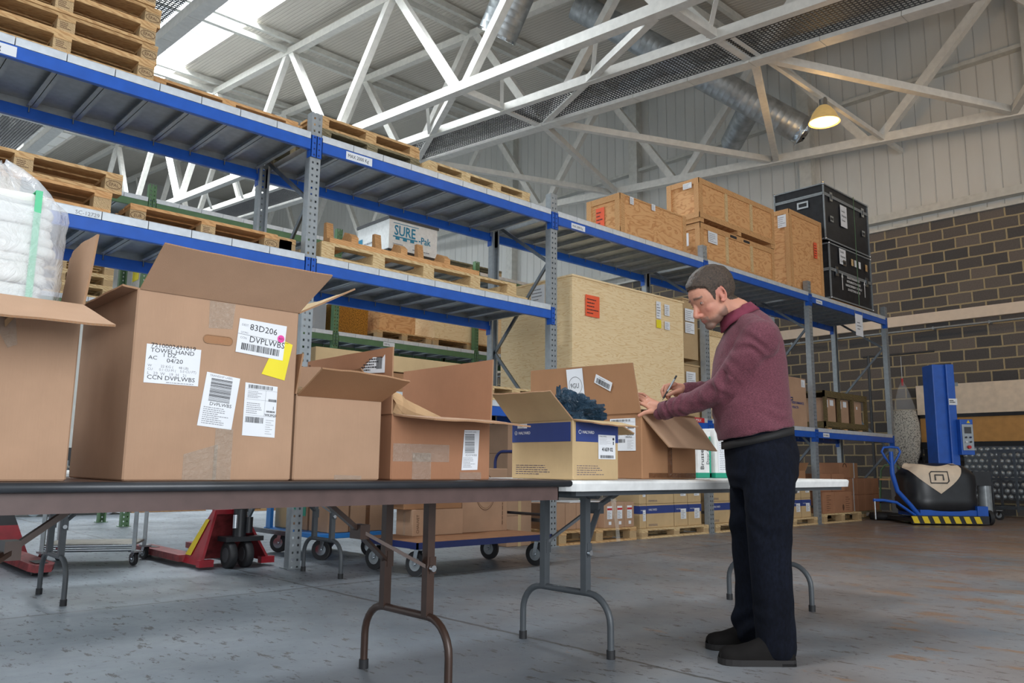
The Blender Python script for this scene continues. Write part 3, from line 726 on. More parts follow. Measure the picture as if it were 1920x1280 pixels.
# ---- flight cases
def flightcase(label, x0, x1, z0, z1, d, y0, split, txt):
    t = thing('flight_case', label, 'flight case', (x0, y0, z0)); w = x1-x0; h = z1-z0
    a = MB(); a.box(.01, .01, .01, w-.01, d-.01, h*split, 'flight_black'); a.build('body', t)
    a = MB(); a.box(.01, .01, h*split, w-.01, d-.01, h-.01, 'flight_black'); a.build('lid', t)
    e = MB(); r = .022
    for x in (0, w):
        for y in (0, d): e.bar((x, y, 0), (x, y, h), r, r, 'galvanised')
        for z in (0, h, h*split-.01, h*split+.016): e.bar((x, 0, z), (x, d, z), r, r, 'galvanised')
    for y in (0, d):
        for z in (0, h, h*split-.01, h*split+.016): e.bar((0, y, z), (w, y, z), r, r, 'galvanised')
    for x in (0, w):
        for y in (0, d):
            for z in (0, h): e.ball((x, y, z), .025, 'chrome', 8, 6)
    e.build('edging', t)
    for fx in (.14, .86):
        l_ = MB(); l_.box(w*fx-.05, -.018, h*split-.09, w*fx+.05, -.008, h*split+.07, 'chrome'); l_.box(w*fx-.02, -.024, h*split-.05, w*fx+.02, -.016, h*split+.03, 'galvanised_dark'); l_.build('latch', t)
    for fx in ((.14, .86) if txt == 'a' else (.33,)):
        l_ = MB(); z = h*.4 if txt == 'a' else h*.72; l_.box(w*fx-.06, -.014, z-.05, w*fx+.06, -.008, z+.05, 'chrome'); l_.box(w*fx-.04, -.018, z-.02, w*fx+.04, -.012, z+.02, 'black_paint'); l_.build('recessed_handle', t)
    l_ = MB(); l_.box(-.018, d*.3, h*.62, -.008, d*.3+.2, h*.62+.12, 'chrome'); l_.box(-.022, d*.3+.03, h*.62+.03, -.016, d*.3+.17, h*.62+.09, 'black_paint'); l_.build('recessed_handle', t)
    l_ = MB(); z = h*.35 if txt == 'a' else h*.68
    l_.box(w*.34 if txt == 'a' else w*.22, -.013, z, (w*.34 if txt == 'a' else w*.22)+.24, -.009, z+(.38 if txt == 'a' else .27), 'white_paper')
    xx = (w*.34 if txt == 'a' else w*.22)+.03
    for k, s_ in enumerate(('Swails', 'Shipping', 'Cases')): l_.text(s_, face_frame((xx, -.015, z+(.26 if txt == 'a' else .2)-k*.08), (1, 0, 0), (0, 0, 1)), .055, 'print_black')
    l_.build('paper_label', t)
    if txt == 'b':
        l_ = MB()
        for k, s_ in enumerate(('DELICATE MEASUREMENT', 'INSTRUMENTS TO HANDLE', 'HANDLE DIFFERENT CAREFULLY', 'DO NOT STACK ABOVE')):
            l_.text(s_, face_frame((w*.53, -.012, h*.45-k*.07), (1, 0, 0), (0, 0, 1)), .055, 'print_white', 'CENTER', .78, .001)
        for x in (w*.26, w*.8):
            l_.box(x-.01, -.012, h*.2, x+.01, -.010, h*.45, 'print_white'); l_.add([(x-.035, -.012, h*.43), (x+.035, -.012, h*.43), (x, -.012, h*.52)], [(0, 1, 2)], 'print_white')
        for x, mt in ((w*.5, 'pine_pale'), (w*.58, 'white_paper'), (w*.68, 'white_paper'), (w*.85, 'pine')): l_.box(x, -.012, h*.73, x+.08, -.009, h*.86, mt)
        l_.build('stencilled_markings', t)
    return t
pallet('low pallet under the black flight cases at the end of the top shelf', (9.5, .1, DT), L=1.4, W=.95, H=.06, wood='pine_orange', stamp=False)
flightcase('lower black flight case with white arrows and stencilled handling text, end of the top shelf', 9.48, 11.07, 3.597, 4.52, .9, .1, .52, 'b')
flightcase('upper large black flight case with aluminium edges, stacked on another case', 9.38, 11.07, 4.575, 5.52, .88, .1, .82, 'a')
s_ = MB(); s_.tube([(10.43, .062, 3.59), (10.43, .062, 5.53)], .006, 'green_paint', 6); tag(s_.build('binding_strap'), 'thin green strap running down the two stacked black flight cases', 'strap')

# ---- closed cartons
def carton(label, loc, size, rz=0, mat='cardboard', group=None, name='carton', extra=None, tape=None, tapemat='brown_tape'):
    t = thing(name, label, 'carton', loc, rz, group); w, d, h = size
    a = MB(); a.box(0, 0, 0, w, d, h, mat); a.build('body', t, bevel=.006)
    if tape: 
        a = MB(); a.box(-.0015 if tape == 'x' else w*.44, -.0015, h*.0, w+.0015 if tape == 'x' else w*.56, d+.0015, h+.0015, tapemat)
        if tape == 'x': a = MB(); a.box(-.0012, d*.44, -.0, w+.0012, d*.56, h+.0012, tapemat)
        a.build('tape_strip', t)
    if extra:
        a = MB(); extra(a, w, d, h); a.build('printing', t)
    return t
def ph(a, w, d, h):
    Fr = lambda x, z: face_frame((x, -.003, z), (1, 0, 0), (0, 0, 1))
    a.text('PERFORMANCE', Fr(w*.2, h*.46), .052, 'carton_navy', bold=.0008); a.text('HEALTH', Fr(w*.2, h*.37), .052, 'carton_navy', bold=.0008)
    a.tube([(w*.06, -.003, h*.58), (w*.24, -.003, h*.58), (w*.24, -.003, h*.53), (w*.06, -.003, h*.53)], .008, 'carton_navy', 5); a.tube([(w*.13, -.003, h*.53), (w*.13, -.003, h*.47)], .008, 'carton_navy', 5)
    a.box(w*.74, -.003, h*.82, w*.94, -.001, h*.97, 'white_paper'); lines(a, Fr(w*.76, h*.84), w*.16, h*.1, 4, 'print_grey', 3)
carton('tall brown carton printed PERFORMANCE HEALTH beside the rack post on the low shelf', (7.90, .1, DL), (.565, .6, .74), mat='cardboard', extra=ph)
def ph2(a, w, d, h):
    Fr = lambda x, z: face_frame((x, -.003, z), (1, 0, 0), (0, 0, 1))
    a.text('MANCE', Fr(w*.5, h*.42), .052, 'carton_navy', bold=.0008); a.box(w*.66, -.003, h*.82, w*.92, -.001, h*.97, 'white_paper'); a.box(w*.85, -.003, h*.6, w*.95, -.001, h*.72, 'white_paper')
carton('tall brown carton half hidden behind the man, left of the PERFORMANCE HEALTH carton', (7.32, .1, DL), (.56, .6, .75), extra=ph2)
t = thing('framed_crate', 'dark timber framed crate holding three cartons on the low shelf near the wall', 'crate', (8.93, .05, DL))
a = MB(); W_ = 1.5
a.box(0, 0, .02, W_, .8, .12, 'wood_dark'); a.box(0, -.02, .5, W_, .02, .6, 'wood_dark'); a.box(0, .0, .57, W_, .8, .6, 'wood_dark'); a.box(0, -.02, .04, W_, .02, .12, 'wood_dark')
for x in (0, .46, .94, W_-.06): a.box(x, -.022, .02, x+.06, .02, .6, 'wood_dark')
a.build('frame', t)
for k in range(3): MB().box(.1+k*.55, -.01, 0, .2+k*.55, .8, .02, 'pine_orange').build('skid', t)
for k, x in enumerate((.07, .53, 1.01)):
    def ex(a, w, d, h, k=k):
        if k < 2: a.box(w*.12, -.003, h*.6, w*.32, -.001, h*.92, 'white_paper'); a.box(w*.5, -.003, h*.68, w*.8, -.001, h*.92, 'white_paper')
        else: a.box(w*.5, -.003, h*.65, w*.6, -.001, h*.78, 'white_paper')
    carton(('left', 'middle', 'right')[k]+' one of the three cartons held in the dark timber frame', (8.93+x, .085, DL+.122), (.385, .55, .375), extra=ex)
# ================================================================== folding tables
def folding_table(name, label, x0, x1, yc, zt, kind):
    t = thing(name, label, 'table', (x0, yc, 0)); L = x1-x0; W = .38
    leg = 'leg_brown' if kind == 'brown' else 'leg_grey'
    if kind == 'brown':
        a = MB(); a.box(.004, -W+.004, zt-.022, L-.004, W-.004, zt, 'table_top_brown'); a.build('tabletop', t)
        e = MB(); e.tube([(0, -W, zt-.012), (L, -W, zt-.012), (L, W, zt-.012), (0, W, zt-.012)], .0135, 'black_edge', 10, True); e.build('edge_strip', t)
        a = MB(); i = .04
        a.box(i, -W+i-.02, zt-.075, L-i, -W+i-.015, zt-.022, 'table_brown'); a.box(i, W-i+.015, zt-.075, L-i, W-i+.02, zt-.022, 'table_brown')
        a.box(i, -W+i-.02, zt-.075, i+.005, W-i+.02, zt-.022, 'table_brown'); a.box(L-i-.005, -W+i-.02, zt-.075, L-i, W-i+.02, zt-.022, 'table_brown'); a.build('apron', t)
        lx = (.44, L-.49); zb = zt-.03
    else:
        a = MB(); r = .07
        def rr(inset, z):
            pts = []
            for (cx, cy, a0) in ((L-r, -W+r, -PI/2), (L-r, W-r, 0), (r, W-r, PI/2), (r, -W+r, PI)):
                for k in range(6): q = a0+PI/2*k/5; pts.append((cx+(r-inset)*math.cos(q), cy+(r-inset)*math.sin(q), z))
            return pts
        n = 24; rings = [rr(.012, zt), rr(.003, zt-.004), rr(0, zt-.012), rr(.006, zt-.042), rr(.03, zt-.044)]; vs = sum(rings, [])
        fs = [(i*n+k, (i+1)*n+k, (i+1)*n+(k+1) % n, i*n+(k+1) % n) for i in range(4) for k in range(n)]
        a.add(vs, [tuple(range(n))]+fs+[tuple(range(4*n, 5*n))[::-1]], 'white_plastic'); a.build('tabletop', t)
        a = MB(); a.box(.06, -W+.045, zt-.062, L-.06, -W+.07, zt-.04, leg); a.box(.06, W-.07, zt-.062, L-.06, W-.045, zt-.04, leg); a.build('side_rails', t)
        lx = (.35, L-.35); zb = zt-.05
    for k, x in enumerate(lx):
        o = Vector((x, 0, 0)); s = 1 if k == 0 else -1
        a = MB(); hy = .125 if kind != 'brown' else .135
        for sy in (-1, 1): a.bar((x, sy*hy, .25), (x, sy*hy, zb), .032, .032, leg)
        for sy in (-1, 1): a.box(x-.006, sy*hy-.018, .40, x+.022, sy*hy+.018, .46, leg)
        a.tube([(x, -.2, zb-.02), (x, .2, zb-.02)], .014, leg, 8); a.build('leg', t)
        f = MB(); pts = []
        for sy in (-1, 1):
            arc = [(x, sy*(.145+.12*math.sin(q)), .13+.12*math.cos(q)) for q in np.linspace(0, PI/2, 8)]
            p_ = [(x, sy*.265, .02)]
            pts = (pts + arc + p_) if sy == 1 else ([(x, -.265, .02)] + arc[::-1])
        f.tube(pts, .0145, leg, 12)
        for sy in (-1, 1): f.cyl((x, sy*.265, 0), (x, sy*.265, .035), .0185, 'black_rubber', 12)
        f.build('foot_bar', t)
        b_ = MB(); j = Vector((x+s*.21, 0, .60 if kind != 'brown' else .55)); 
        for sy in (-1, 1): b_.bar(j+Vector((0, sy*.02, 0)), (x, sy*hy, .42 if kind == 'brown' else .44), .024, .012, leg)
        b_.bar(j, (x+s*.42, 0, zb), .026, .016, leg); b_.box(j.x-.02, -.035, j.z-.025, j.x+.02, .035, j.z+.025, leg); b_.tube([(x, -hy-.02, .42), (x, -hy-.035, .42)], .012, 'chrome', 8); b_.build('folding_brace', t)
    return t
folding_table('folding_table', 'brown folding table with black edge in the foreground, loaded with open cartons', -3.22, -.775, -3.215, .737, 'brown')
folding_table('folding_table', 'white plastic folding table with grey legs where the man is working', -.75, 1.70, -3.215, .735, 'white')
folding_table('folding_table', 'grey legged folding table behind the brown table, its top hidden by cartons', -2.12, .33, -.44, .735, 'white')
t_ = MB(); vs = [(0, 0, 0), (.035, 0, 0), (.032, -.004, -.05), (-.002, -.01, -.05), (.05, .0, -.11), (.018, -.01, -.11), (.045, -.012, -.17), (.02, -.012, -.168)]
t_.slab([vs[0], vs[1], vs[2], vs[3]], .0006, 'clear_tape'); t_.slab([vs[3], vs[2], vs[4], vs[5]], .0006, 'clear_tape'); t_.slab([vs[5], vs[4], vs[6], vs[7]], .0006, 'clear_tape')
tag(t_.build('loose_tape', loc=tuple(on(1145, 935, 1, -3.6))), 'strip of clear tape hanging from the front edge of the white table', 'tape')

# ================================================================== open cartons
TH = .0055
def openbox(label, x0, x1, y0, y1, z0, z1, flaps, mat='cardboard', inner='cardboard_inside', name='open_carton'):
    t = thing(name, label, 'carton', (x0, y0, z0)); w, d, h = x1-x0, y1-y0, z1-z0
    a = MB(); c_ = .004
    def loop(i, z, r=0): return [(i+r, i, z), (w-i-r, i, z), (w-i, i+r, z), (w-i, d-i-r, z), (w-i-r, d-i, z), (i+r, d-i, z), (i, d-i-r, z), (i, i+r, z)]
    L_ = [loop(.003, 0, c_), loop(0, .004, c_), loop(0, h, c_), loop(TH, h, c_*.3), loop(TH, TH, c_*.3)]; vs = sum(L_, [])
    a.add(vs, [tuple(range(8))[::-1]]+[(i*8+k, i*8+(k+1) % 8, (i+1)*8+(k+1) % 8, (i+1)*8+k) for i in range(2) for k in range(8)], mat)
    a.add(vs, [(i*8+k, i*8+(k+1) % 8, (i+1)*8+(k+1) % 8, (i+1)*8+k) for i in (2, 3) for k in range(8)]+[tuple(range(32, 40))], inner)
    a.build('body', t)
    O = Vector((x0, y0, z0))
    for q in flaps:   # quads in building coordinates, hinge first; bent in the middle a little, corrugated edge
        P_ = [Vector(p)-O for p in q[:4]]; bend = q[4] if len(q) > 4 else .006
        f = MB(); n = (P_[1]-P_[0]).cross(P_[2]-P_[1]).normalized()
        K = 10; J = 5; g = []
        for j in range(J+1):
            for i in range(K+1):
                u = i/K; v = j/J; p = (P_[0]*(1-u)+P_[1]*u)*(1-v)+(P_[3]*(1-u)+P_[2]*u)*v
                g.append(p+n*(bend*math.sin(PI*u)*v+.0012*math.sin(17*u+5*v)*v))
        k = len(g); vs = g+[p+n*TH for p in g]
        top = [(j*(K+1)+i, j*(K+1)+i+1, (j+1)*(K+1)+i+1, (j+1)*(K+1)+i) for j in range(J) for i in range(K)]
        f.add(vs, [tuple(reversed(x)) for x in top], q[5] if len(q) > 5 else mat, True)
        f.add(vs, [tuple(c+k for c in x) for x in top], q[6] if len(q) > 6 else (q[5] if len(q) > 5 else mat), True)
        rim = [j*(K+1) for j in range(J+1)][::-1]+list(range(1, K+1))+[j*(K+1)+K for j in range(1, J+1)]+[J*(K+1)+i for i in range(K-1, 0, -1)]
        f.add(vs, [(rim[i], rim[(i+1) % len(rim)], rim[(i+1) % len(rim)]+k, rim[i]+k) for i in range(len(rim))], 'cardboard_inside')
        # end grain of the corrugation along the free edge
        e0 = P_[3]; e1 = P_[2]; L = (e1-e0).length; nn = int(L/.009); out = (P_[3]-P_[0]).normalized()
        for i in range(nn):
            u = (i+.5)/nn; c = e0.lerp(e1, u)+n*(bend*math.sin(PI*u)+.0012*math.sin(17*u+5)+TH*.5)+out*.0003; du = (e1-e0).normalized()*.0022
            f.add([c-du-n*.0016, c+du-n*.0016, c+du+n*.0016, c-du+n*.0016], [(0, 1, 2, 3)], 'cardboard_brown')
        f.build('flap', t)
    return t, O
def sheet(t, O, name, quad, mat, draw=None, label=None, thick=.0008):
    """label stuck on a box: quad = bottom-left, bottom-right, top-right, top-left in building coordinates"""
    a = MB(); q = [Vector(p)-O for p in quad]; a.slab(q, -thick if 0 else thick, mat)
    if draw:
        ux = q[1]-q[0]; uy = q[3]-q[0]; n = ux.cross(uy).normalized(); M_ = face_frame(q[0]+n*(thick+.0004), ux, uy); draw(a, M_, ux.length, uy.length)
    return a.build(name, t, label)
def T_(M_, x, y): return M_ @ Matrix.Translation((x, y, 0))
F = -3.5
# A : leftmost, holds the bagged towels
tA, OA = openbox('brown open carton at the left edge of the brown table, bagged towels standing in it', -3.02, -2.522, F, -2.98, .7385, 1.19,
   [((-3.02, F, 1.19), (-2.522, F, 1.19), (-2.502, F-.22, 1.112), (-3.04, F-.22, 1.112)),
    ((-2.522, F+.002, 1.19), (-2.522, -3.26, 1.19), (-2.505, -3.25, 1.36), (-2.50, F+.01, 1.385), -.012),
    ((-2.522, -2.98, 1.19), (-3.02, -2.98, 1.19), (-3.02, -2.9, 1.35), (-2.55, -2.9, 1.35))], 'cardboard', 'cardboard_inside')
a = MB(); a.slab([(.33, -.001, .37), (.35, -.001, .40), (.345, -.02, .41), (.325, -.018, .385)], .001, 'kraft_paper'); a.slab([(.29, -.001, .41), (.35, -.001, .405), (.36, -.004, .33), (.34, -.004, .32)], .0008, 'clear_tape'); a.build('torn_tape', tA)
# B : large towel carton with labels
tB, OB = openbox('large brown open carton with TOWEL HAND label and a yellow sticker', -2.39, -1.909, F, -3.0, .7385, 1.256,
   [((-2.385, F, 1.256), (-1.911, F, 1.256), (-1.868, F-.12, 1.362), (-2.37, F-.12, 1.362)),
    ((-1.909, F, 1.256), (-1.909, -3.0, 1.256), (-1.68, -3.02, 1.37), (-1.70, F+.02, 1.368), .004, 'cardboard_pale'),
    ((-2.39, -3.0, 1.256), (-2.39, F, 1.256), (-2.43, F, 1.06+.2), (-2.43, -3.0, 1.255), 0)], 'cardboard', 'cardboard_inside')
y = F-.001
def L1(a, M_, w, h):
    a.text('7210002431019', T_(M_, w*.08, h*.93), .0165, 'print_black', sx=1.15); a.text('TOWEL.HAND', T_(M_, w*.08, h*.8), .0165, 'print_black', sx=1.1); a.text('1 DZ', T_(M_, w*.3, h*.7), .0145, 'print_black', sx=1.2)
    a.text('AC', T_(M_, w*.05, h*.61), .0145, 'print_black', sx=1.2); a.text('04/20', T_(M_, w*.38, h*.56), .0165, 'print_black', sx=1.2)
    a.text('W        22 KG (     48 LB)', T_(M_, w*.05, h*.42), .0095, 'print_grey', sx=1.1); a.text('CU      0.1 CU M (    5.0 CU FT)', T_(M_, w*.05, h*.33), .0095, 'print_grey', sx=1.05); a.text('L   23  W   19  H   21', T_(M_, w*.05, h*.22), .011, 'print_grey', sx=1.1)
    a.text('CCN DVPLWBS', T_(M_, w*.05, h*.10), .0165, 'print_black', sx=1.15); lines(a, T_(M_, w*.4, h*.02), w*.52, h*.05, 1, 'print_grey', 2)
sheet(tB, OB, 'contents_label', [(-2.357, y, 1.0), (-2.209, y, 1.0), (-2.207, y, 1.104), (-2.356, y, 1.106)], 'white_paper', L1)
def L2(a, M_, w, h):
    a.text('DEST:', T_(M_, w*.05, h*.8), .009, 'print_grey'); a.text('83D206', T_(M_, w*.22, h*.72), .026, 'print_black', sx=1.05); a.text('UCMC:', T_(M_, w*.05, h*.58), .008, 'print_grey'); a.text('CCN:', T_(M_, w*.05, h*.42), .009, 'print_grey')
    a.text('DVPLWBS', T_(M_, w*.24, h*.36), .026, 'print_black', sx=1.0); barcode(a, T_(M_, w*.1, h*.1), w*.8, h*.2, seed=5)
    a.box(w*.0, h*.545, 0, w*1.08, h*.552, .0003, 'print_black', M_); a.cyl(M_ @ Vector((w*.9, h*.64, 0)), M_ @ Vector((w*.9, h*.64, .0006)), .0115, 'pink_sticker', 20); a.text('RED', M_ @ Matrix.Translation((w*.85, h*.61, .0008)), .009, 'print_black')
sheet(tB, OB, 'yellow_sticker', [(-2.022, y, 1.052), (-1.947, y, 1.038), (-1.926, y, 1.150), (-1.975, y, 1.165)], 'yellow_sticker')
sheet(tB, OB, 'destination_label', [(-2.107, y-.001, 1.11), (-1.957, y-.001, 1.098), (-1.949, y-.001, 1.205), (-2.100, y-.001, 1.211)], 'white_paper', L2)
def L3(a, M_, w, h):
    a.text('TRANSSHIP LABEL', T_(M_, w*.14, h*.93), .0085, 'print_grey')
    for k in range(26):
        zz = h*.48+k*h*.0165; a.box(w*.2, zz, 0, w*.82, zz+h*random.Random(k).choice((.005, .008, .011)), .0003, 'print_black', M_)
    a.text('DVPLWBS', T_(M_, w*.25, h*.40), .0135, 'print_black', sx=1.1); lines(a, T_(M_, w*.1, h*.05), w*.8, h*.33, 9, 'print_grey', 9)
sheet(tB, OB, 'transship_label', [(-2.204, y, .891), (-2.104, y, .882), (-2.087, y, 1.032), (-2.186, y, 1.044)], 'white_paper', L3)
def L4(a, M_, w, h):
    barcode(a, T_(M_, w*.05, h*.9), w*.75, h*.07, seed=8); lines(a, T_(M_, w*.05, h*.72), w*.5, h*.14, 5, 'print_grey', 4); lines(a, T_(M_, w*.05, h*.42), w*.5, h*.22, 6, 'print_grey', 5)
    a.text('1', T_(M_, w*.84, h*.53), .014, 'print_black'); a.text('WK3FQ3', T_(M_, w*.62, h*.4), .0095, 'print_black', bold=.0002); barcode(a, T_(M_, w*.66, h*.47), w*.28, h*.035, seed=3); barcode(a, T_(M_, w*.7, h*.68), w*.25, h*.05, seed=6)
    barcode(a, T_(M_, w*.05, h*.25), w*.55, h*.11, seed=11); lines(a, T_(M_, w*.68, h*.05), w*.27, h*.3, 7, 'print_grey', 6, .2)
    for zz in (.69, .39, .88): a.box(w*.03, h*zz, 0, w*.97, h*zz+.0005, .0003, 'print_grey', M_)
    a.box(w*.6, h*.39, 0, w*.6+.0005, h*.88, .0003, 'print_grey', M_)
sheet(tB, OB, 'shipping_label', [(-2.071, y, .868), (-1.969, y, .864), (-1.968, y, 1.017), (-2.07, y, 1.023)], 'white_paper', L4)
a = MB(); O_ = Vector(OB); hx0, hx1, hz = -2.203-OB.x, -2.117-OB.x, 1.138-OB.z
pts = [(hx1-.012+.012*math.sin(q), -.001, hz+.012*math.cos(q)) for q in np.linspace(0, PI, 10)]+[(hx0+.012-.012*math.sin(q), -.001, hz-.012*math.cos(q)) for q in np.linspace(0, PI, 10)]
a.slab(pts, .0006, 'cardboard_brown'); a.tube([Vector(p)+Vector((0, -.0006, 0)) for p in pts], .0012, 'cardboard_inside', 5, True); a.build('hand_hole', tB)
def tape(t, O, quads, mat='clear_tape'):
    a = MB()
    for q in quads: a.slab([Vector(p)-O for p in q], .0005, mat)
    a.build('clear_tape', t)
tape(tB, OB, [[(-2.19, y, 1.17), (-2.12, y, 1.175), (-2.115, y, 1.25), (-2.192, y, 1.25)], [(-2.235, y, .74), (-2.14, y, .74), (-2.14, y, .84), (-2.235, y, .81)], [(-2.15, y-.0006, .74), (-2.098, y-.0006, .74), (-2.098, y-.0006, .885), (-2.15, y-.0006, .885)]])
# C : small open carton
tC, OC = openbox('small open carton with its flap raised, between the labelled carton and the taped carton', -1.902, -1.590, F, -3.12, .7385, 1.0,
   [((-1.900, F, 1.0), (-1.592, F, 1.0), (-1.572, F-.13, 1.06), (-1.892, F-.13, 1.072), -.006, 'cardboard_brown', 'cardboard_brown'),
    ((-1.902, -3.12, 1.0), (-1.902, F, 1.0), (-1.89, F-.01, 1.125), (-1.89, -3.13, 1.12), .004, 'cardboard_brown'),
    ((-1.590, -3.12, 1.0), (-1.902, -3.12, 1.0), (-1.89, -3.10, 1.13), (-1.60, -3.10, 1.145), .006, 'cardboard', 'cardboard'),
    ((-1.590, F, 1.0), (-1.590, -3.12, 1.0), (-1.585, -3.12, 1.12), (-1.59, F+.14, 1.12), .004, 'cardboard_brown')], 'cardboard', 'cardboard_brown')
tape(tC, OC, [[(-1.76, y, .74), (-1.66, y, .74), (-1.66, y, .752), (-1.76, y, .755)]])
def crumple(name, label, cat, loc, size, mat, seed, subdiv=24, amp=.3, flat=.5):
    a = MB(); n = subdiv; vs = []; rnd = Vector((seed*3.1, seed*1.7, 0))
    for i in range(n+1):
        th = PI*i/n
        for j in range(n):
            ph_ = 2*PI*j/n; d = Vector((math.sin(th)*math.cos(ph_), math.sin(th)*math.sin(ph_), math.cos(th)))
            r = 1+amp*(noise.noise(d*1.6+rnd)*1.2+abs(noise.noise(d*4+rnd))*.7-.3)
            vs.append((d.x*r*size[0], d.y*r*size[1], max(-size[2]*flat, d.z*r*size[2])))
    fs = [(i*n+j, i*n+(j+1) % n, (i+1)*n+(j+1) % n, (i+1)*n+j) for i in range(n) for j in range(n)]
    a.add(vs, fs, mat, False); o = a.build(name, loc=loc); return tag(o, label, cat)
crumple('packing_paper', 'crumpled brown packing paper inside the small open carton', 'packing paper', (-1.79, -3.33, .94), (.09, .13, .085), 'kraft_paper', 3, amp=.35)
# D : wide taped carton
tD, OD = openbox('wide taped reddish open carton with a tall side flap, right end of the brown table', -1.546, -1.106, F, -2.90, .7385, .958,
   [((-1.544, F, .958), (-1.108, F, .958), (-1.100, F-.21, .931), (-1.53, F-.21, .935), -.004, 'cardboard'),
    ((-1.106, F, .958), (-1.106, -2.92, .958), (-1.098, -2.92, 1.187), (-1.098, F, 1.187), .003, 'cardboard_red', 'cardboard_red'),
    ((-1.546, -2.92, .958), (-1.546, F, .958), (-1.552, F-.005, 1.185), (-1.552, -2.92, 1.185), .004, 'cardboard_red', 'cardboard_red')], 'cardboard_red', 'cardboard_red')
def L5(a, M_, w, h):
    a.text('TRANSSHIP LABEL', T_(M_, w*.2, h*.93), .007, 'print_grey')
    for k in range(24):
        zz = h*.42+k*h*.02; a.box(w*.22, zz, 0, w*.82, zz+h*random.Random(k+7).choice((.006, .009, .012)), .0003, 'print_black', M_)
    a.text('FDSYWR8', T_(M_, w*.25, h*.34), .011, 'print_grey', sx=1.1); lines(a, T_(M_, w*.1, h*.06), w*.8, h*.26, 7, 'print_grey', 9)
sheet(tD, OD, 'transship_label', [(-1.243, y, .772), (-1.168, y, .774), (-1.160, y, .918), (-1.232, y, .916)], 'white_paper', L5)
tape(tD, OD, [[(-1.54, y, .80), (-1.30, y, .80), (-1.30, y, .86), (-1.54, y, .86)], [(-1.46, y-.0006, .74), (-1.38, y-.0006, .74), (-1.38, y-.0006, .83), (-1.46, y-.0006, .83)], [(-1.25, y-.0006, .74), (-1.15, y-.0006, .74), (-1.15, y-.0006, .765), (-1.25, y-.0006, .765)]])
x = -1.5545
tape(tD, OD, [[(x, -3.46, 1.12), (x, -3.50, 1.12), (x, -3.50, 1.18), (x, -3.46, 1.18)]])
sheet(tD, OD, 'pink_label', [(x-.003, -3.17, 1.115), (x-.003, -3.27, 1.12), (x-.003, -3.27, 1.172), (x-.003, -3.17, 1.168)], 'pink_sticker')
def L6(a, M_, w, h): lines(a, T_(M_, w*.06, h*.1), w*.8, h*.8, 6, 'print_black', 14, .5); barcode(a, T_(M_, w*.7, h*.2), w*.2, h*.6, seed=4)
sheet(tD, OD, 'shipping_label', [(x-.003, -3.28, 1.11), (x-.003, -3.46, 1.10), (x-.003, -3.46, 1.182), (x-.003, -3.28, 1.18)], 'white_paper', L6)
sheet(tD, OD, 'printed_tape', [(x-.002, -2.93, 1.11), (x-.002, -3.17, 1.115), (x-.002, -3.17, 1.165), (x-.002, -2.93, 1.17)], 'brown_tape')
# packing paper wedge
a = MB(); n = 20; vs = []
for j in range(9):
    for i in range(n):
        q = 2*PI*i/n; X_ = j/8; r = .052*(1-.45*X_)*(1+.28*noise.noise(Vector((math.cos(q)*1.5, math.sin(q)*1.5, X_*4))))
        vs.append((X_*.30+.03*noise.noise(Vector((q, X_*5, 2))), math.cos(q)*r*1.5, math.sin(q)*r-.075*X_))
fs = [(j*n+i, j*n+(i+1) % n, (j+1)*n+(i+1) % n, (j+1)*n+i) for j in range(8) for i in range(n)]+[tuple(range(n))[::-1], tuple(range(8*n, 9*n))]
a.add(vs, fs, 'kraft_paper', False); tag(a.build('packing_paper', loc=(-1.50, -3.36, 1.0)), 'long wedge of brown packing paper poking out of the wide taped carton', 'packing paper')
# E : pale carton with blue band
tE, OE = openbox('pale open carton with blue HALYARD band and blue plastic bag inside', -.652, -.363, F, -3.13, .7365, .985,
   [((-.652, -3.13, .985), (-.652, F, .985), (-.79, F-.005, 1.093), (-.79, -3.15, 1.10), .003, 'cardboard_pale'),
    ((-.363, -3.13, .985), (-.652, -3.13, .985), (-.652, -3.12, 1.11), (-.363, -3.12, 1.115), .003, 'cardboard_pale'),
    ((-.652, F, .985), (-.363, F, .985), (-.36, F-.11, .963), (-.65, F-.11, .968), .003, 'cardboard_pale'),
    ((-.363, F, .985), (-.363, -3.13, .985), (-.25, -3.14, .94), (-.25, F, .94), .002, 'cardboard_pale')], 'cardboard_pale', 'cardboard_pale')
def band(a, M_, w, h):
    a.cyl(M_ @ Vector((w*.07, h*.5, 0)), M_ @ Vector((w*.07, h*.5, .0004)), .0085, 'print_white', 20); a.cyl(M_ @ Vector((w*.07, h*.5, 0)), M_ @ Vector((w*.07, h*.5, .0007)), .0065, 'carton_navy', 20)
    a.text('H', M_ @ Matrix.Translation((w*.07-.0035, h*.5-.004, .001)), .010, 'print_white'); a.text('HALYARD', T_(M_, w*.115, h*.43), .0165, 'print_white', sx=1.0, bold=.0003)
sheet(tE, OE, 'blue_band', [(-.653, -3.135, .893), (-.653, F+.012, .893), (-.653, F+.012, .973), (-.653, -3.135, .973)], 'carton_navy', band)
def band2(a, M_, w, h):
    a.cyl(M_ @ Vector((w*.09, h*.5, 0)), M_ @ Vector((w*.09, h*.5, .0004)), .0085, 'print_white', 20); a.cyl(M_ @ Vector((w*.09, h*.5, 0)), M_ @ Vector((w*.09, h*.5, .0007)), .0065, 'carton_navy', 20)
    a.text('HALYARD', T_(M_, w*.145, h*.43), .0165, 'print_white', sx=1.0, bold=.0003)
sheet(tE, OE, 'blue_band', [(-.636, y, .893), (-.366, y, .893), (-.366, y, .973), (-.636, y, .973)], 'carton_navy', band2)
sheet(tE, OE, 'corner_sticker', [(-.655, -3.17, .953), (-.655, -3.23, .953), (-.655, -3.23, .972), (-.655, -3.17, .972)], 'white_paper', lambda a, M_, w, h: lines(a, M_, w*.9, h*.9, 3, 'print_grey', 2))
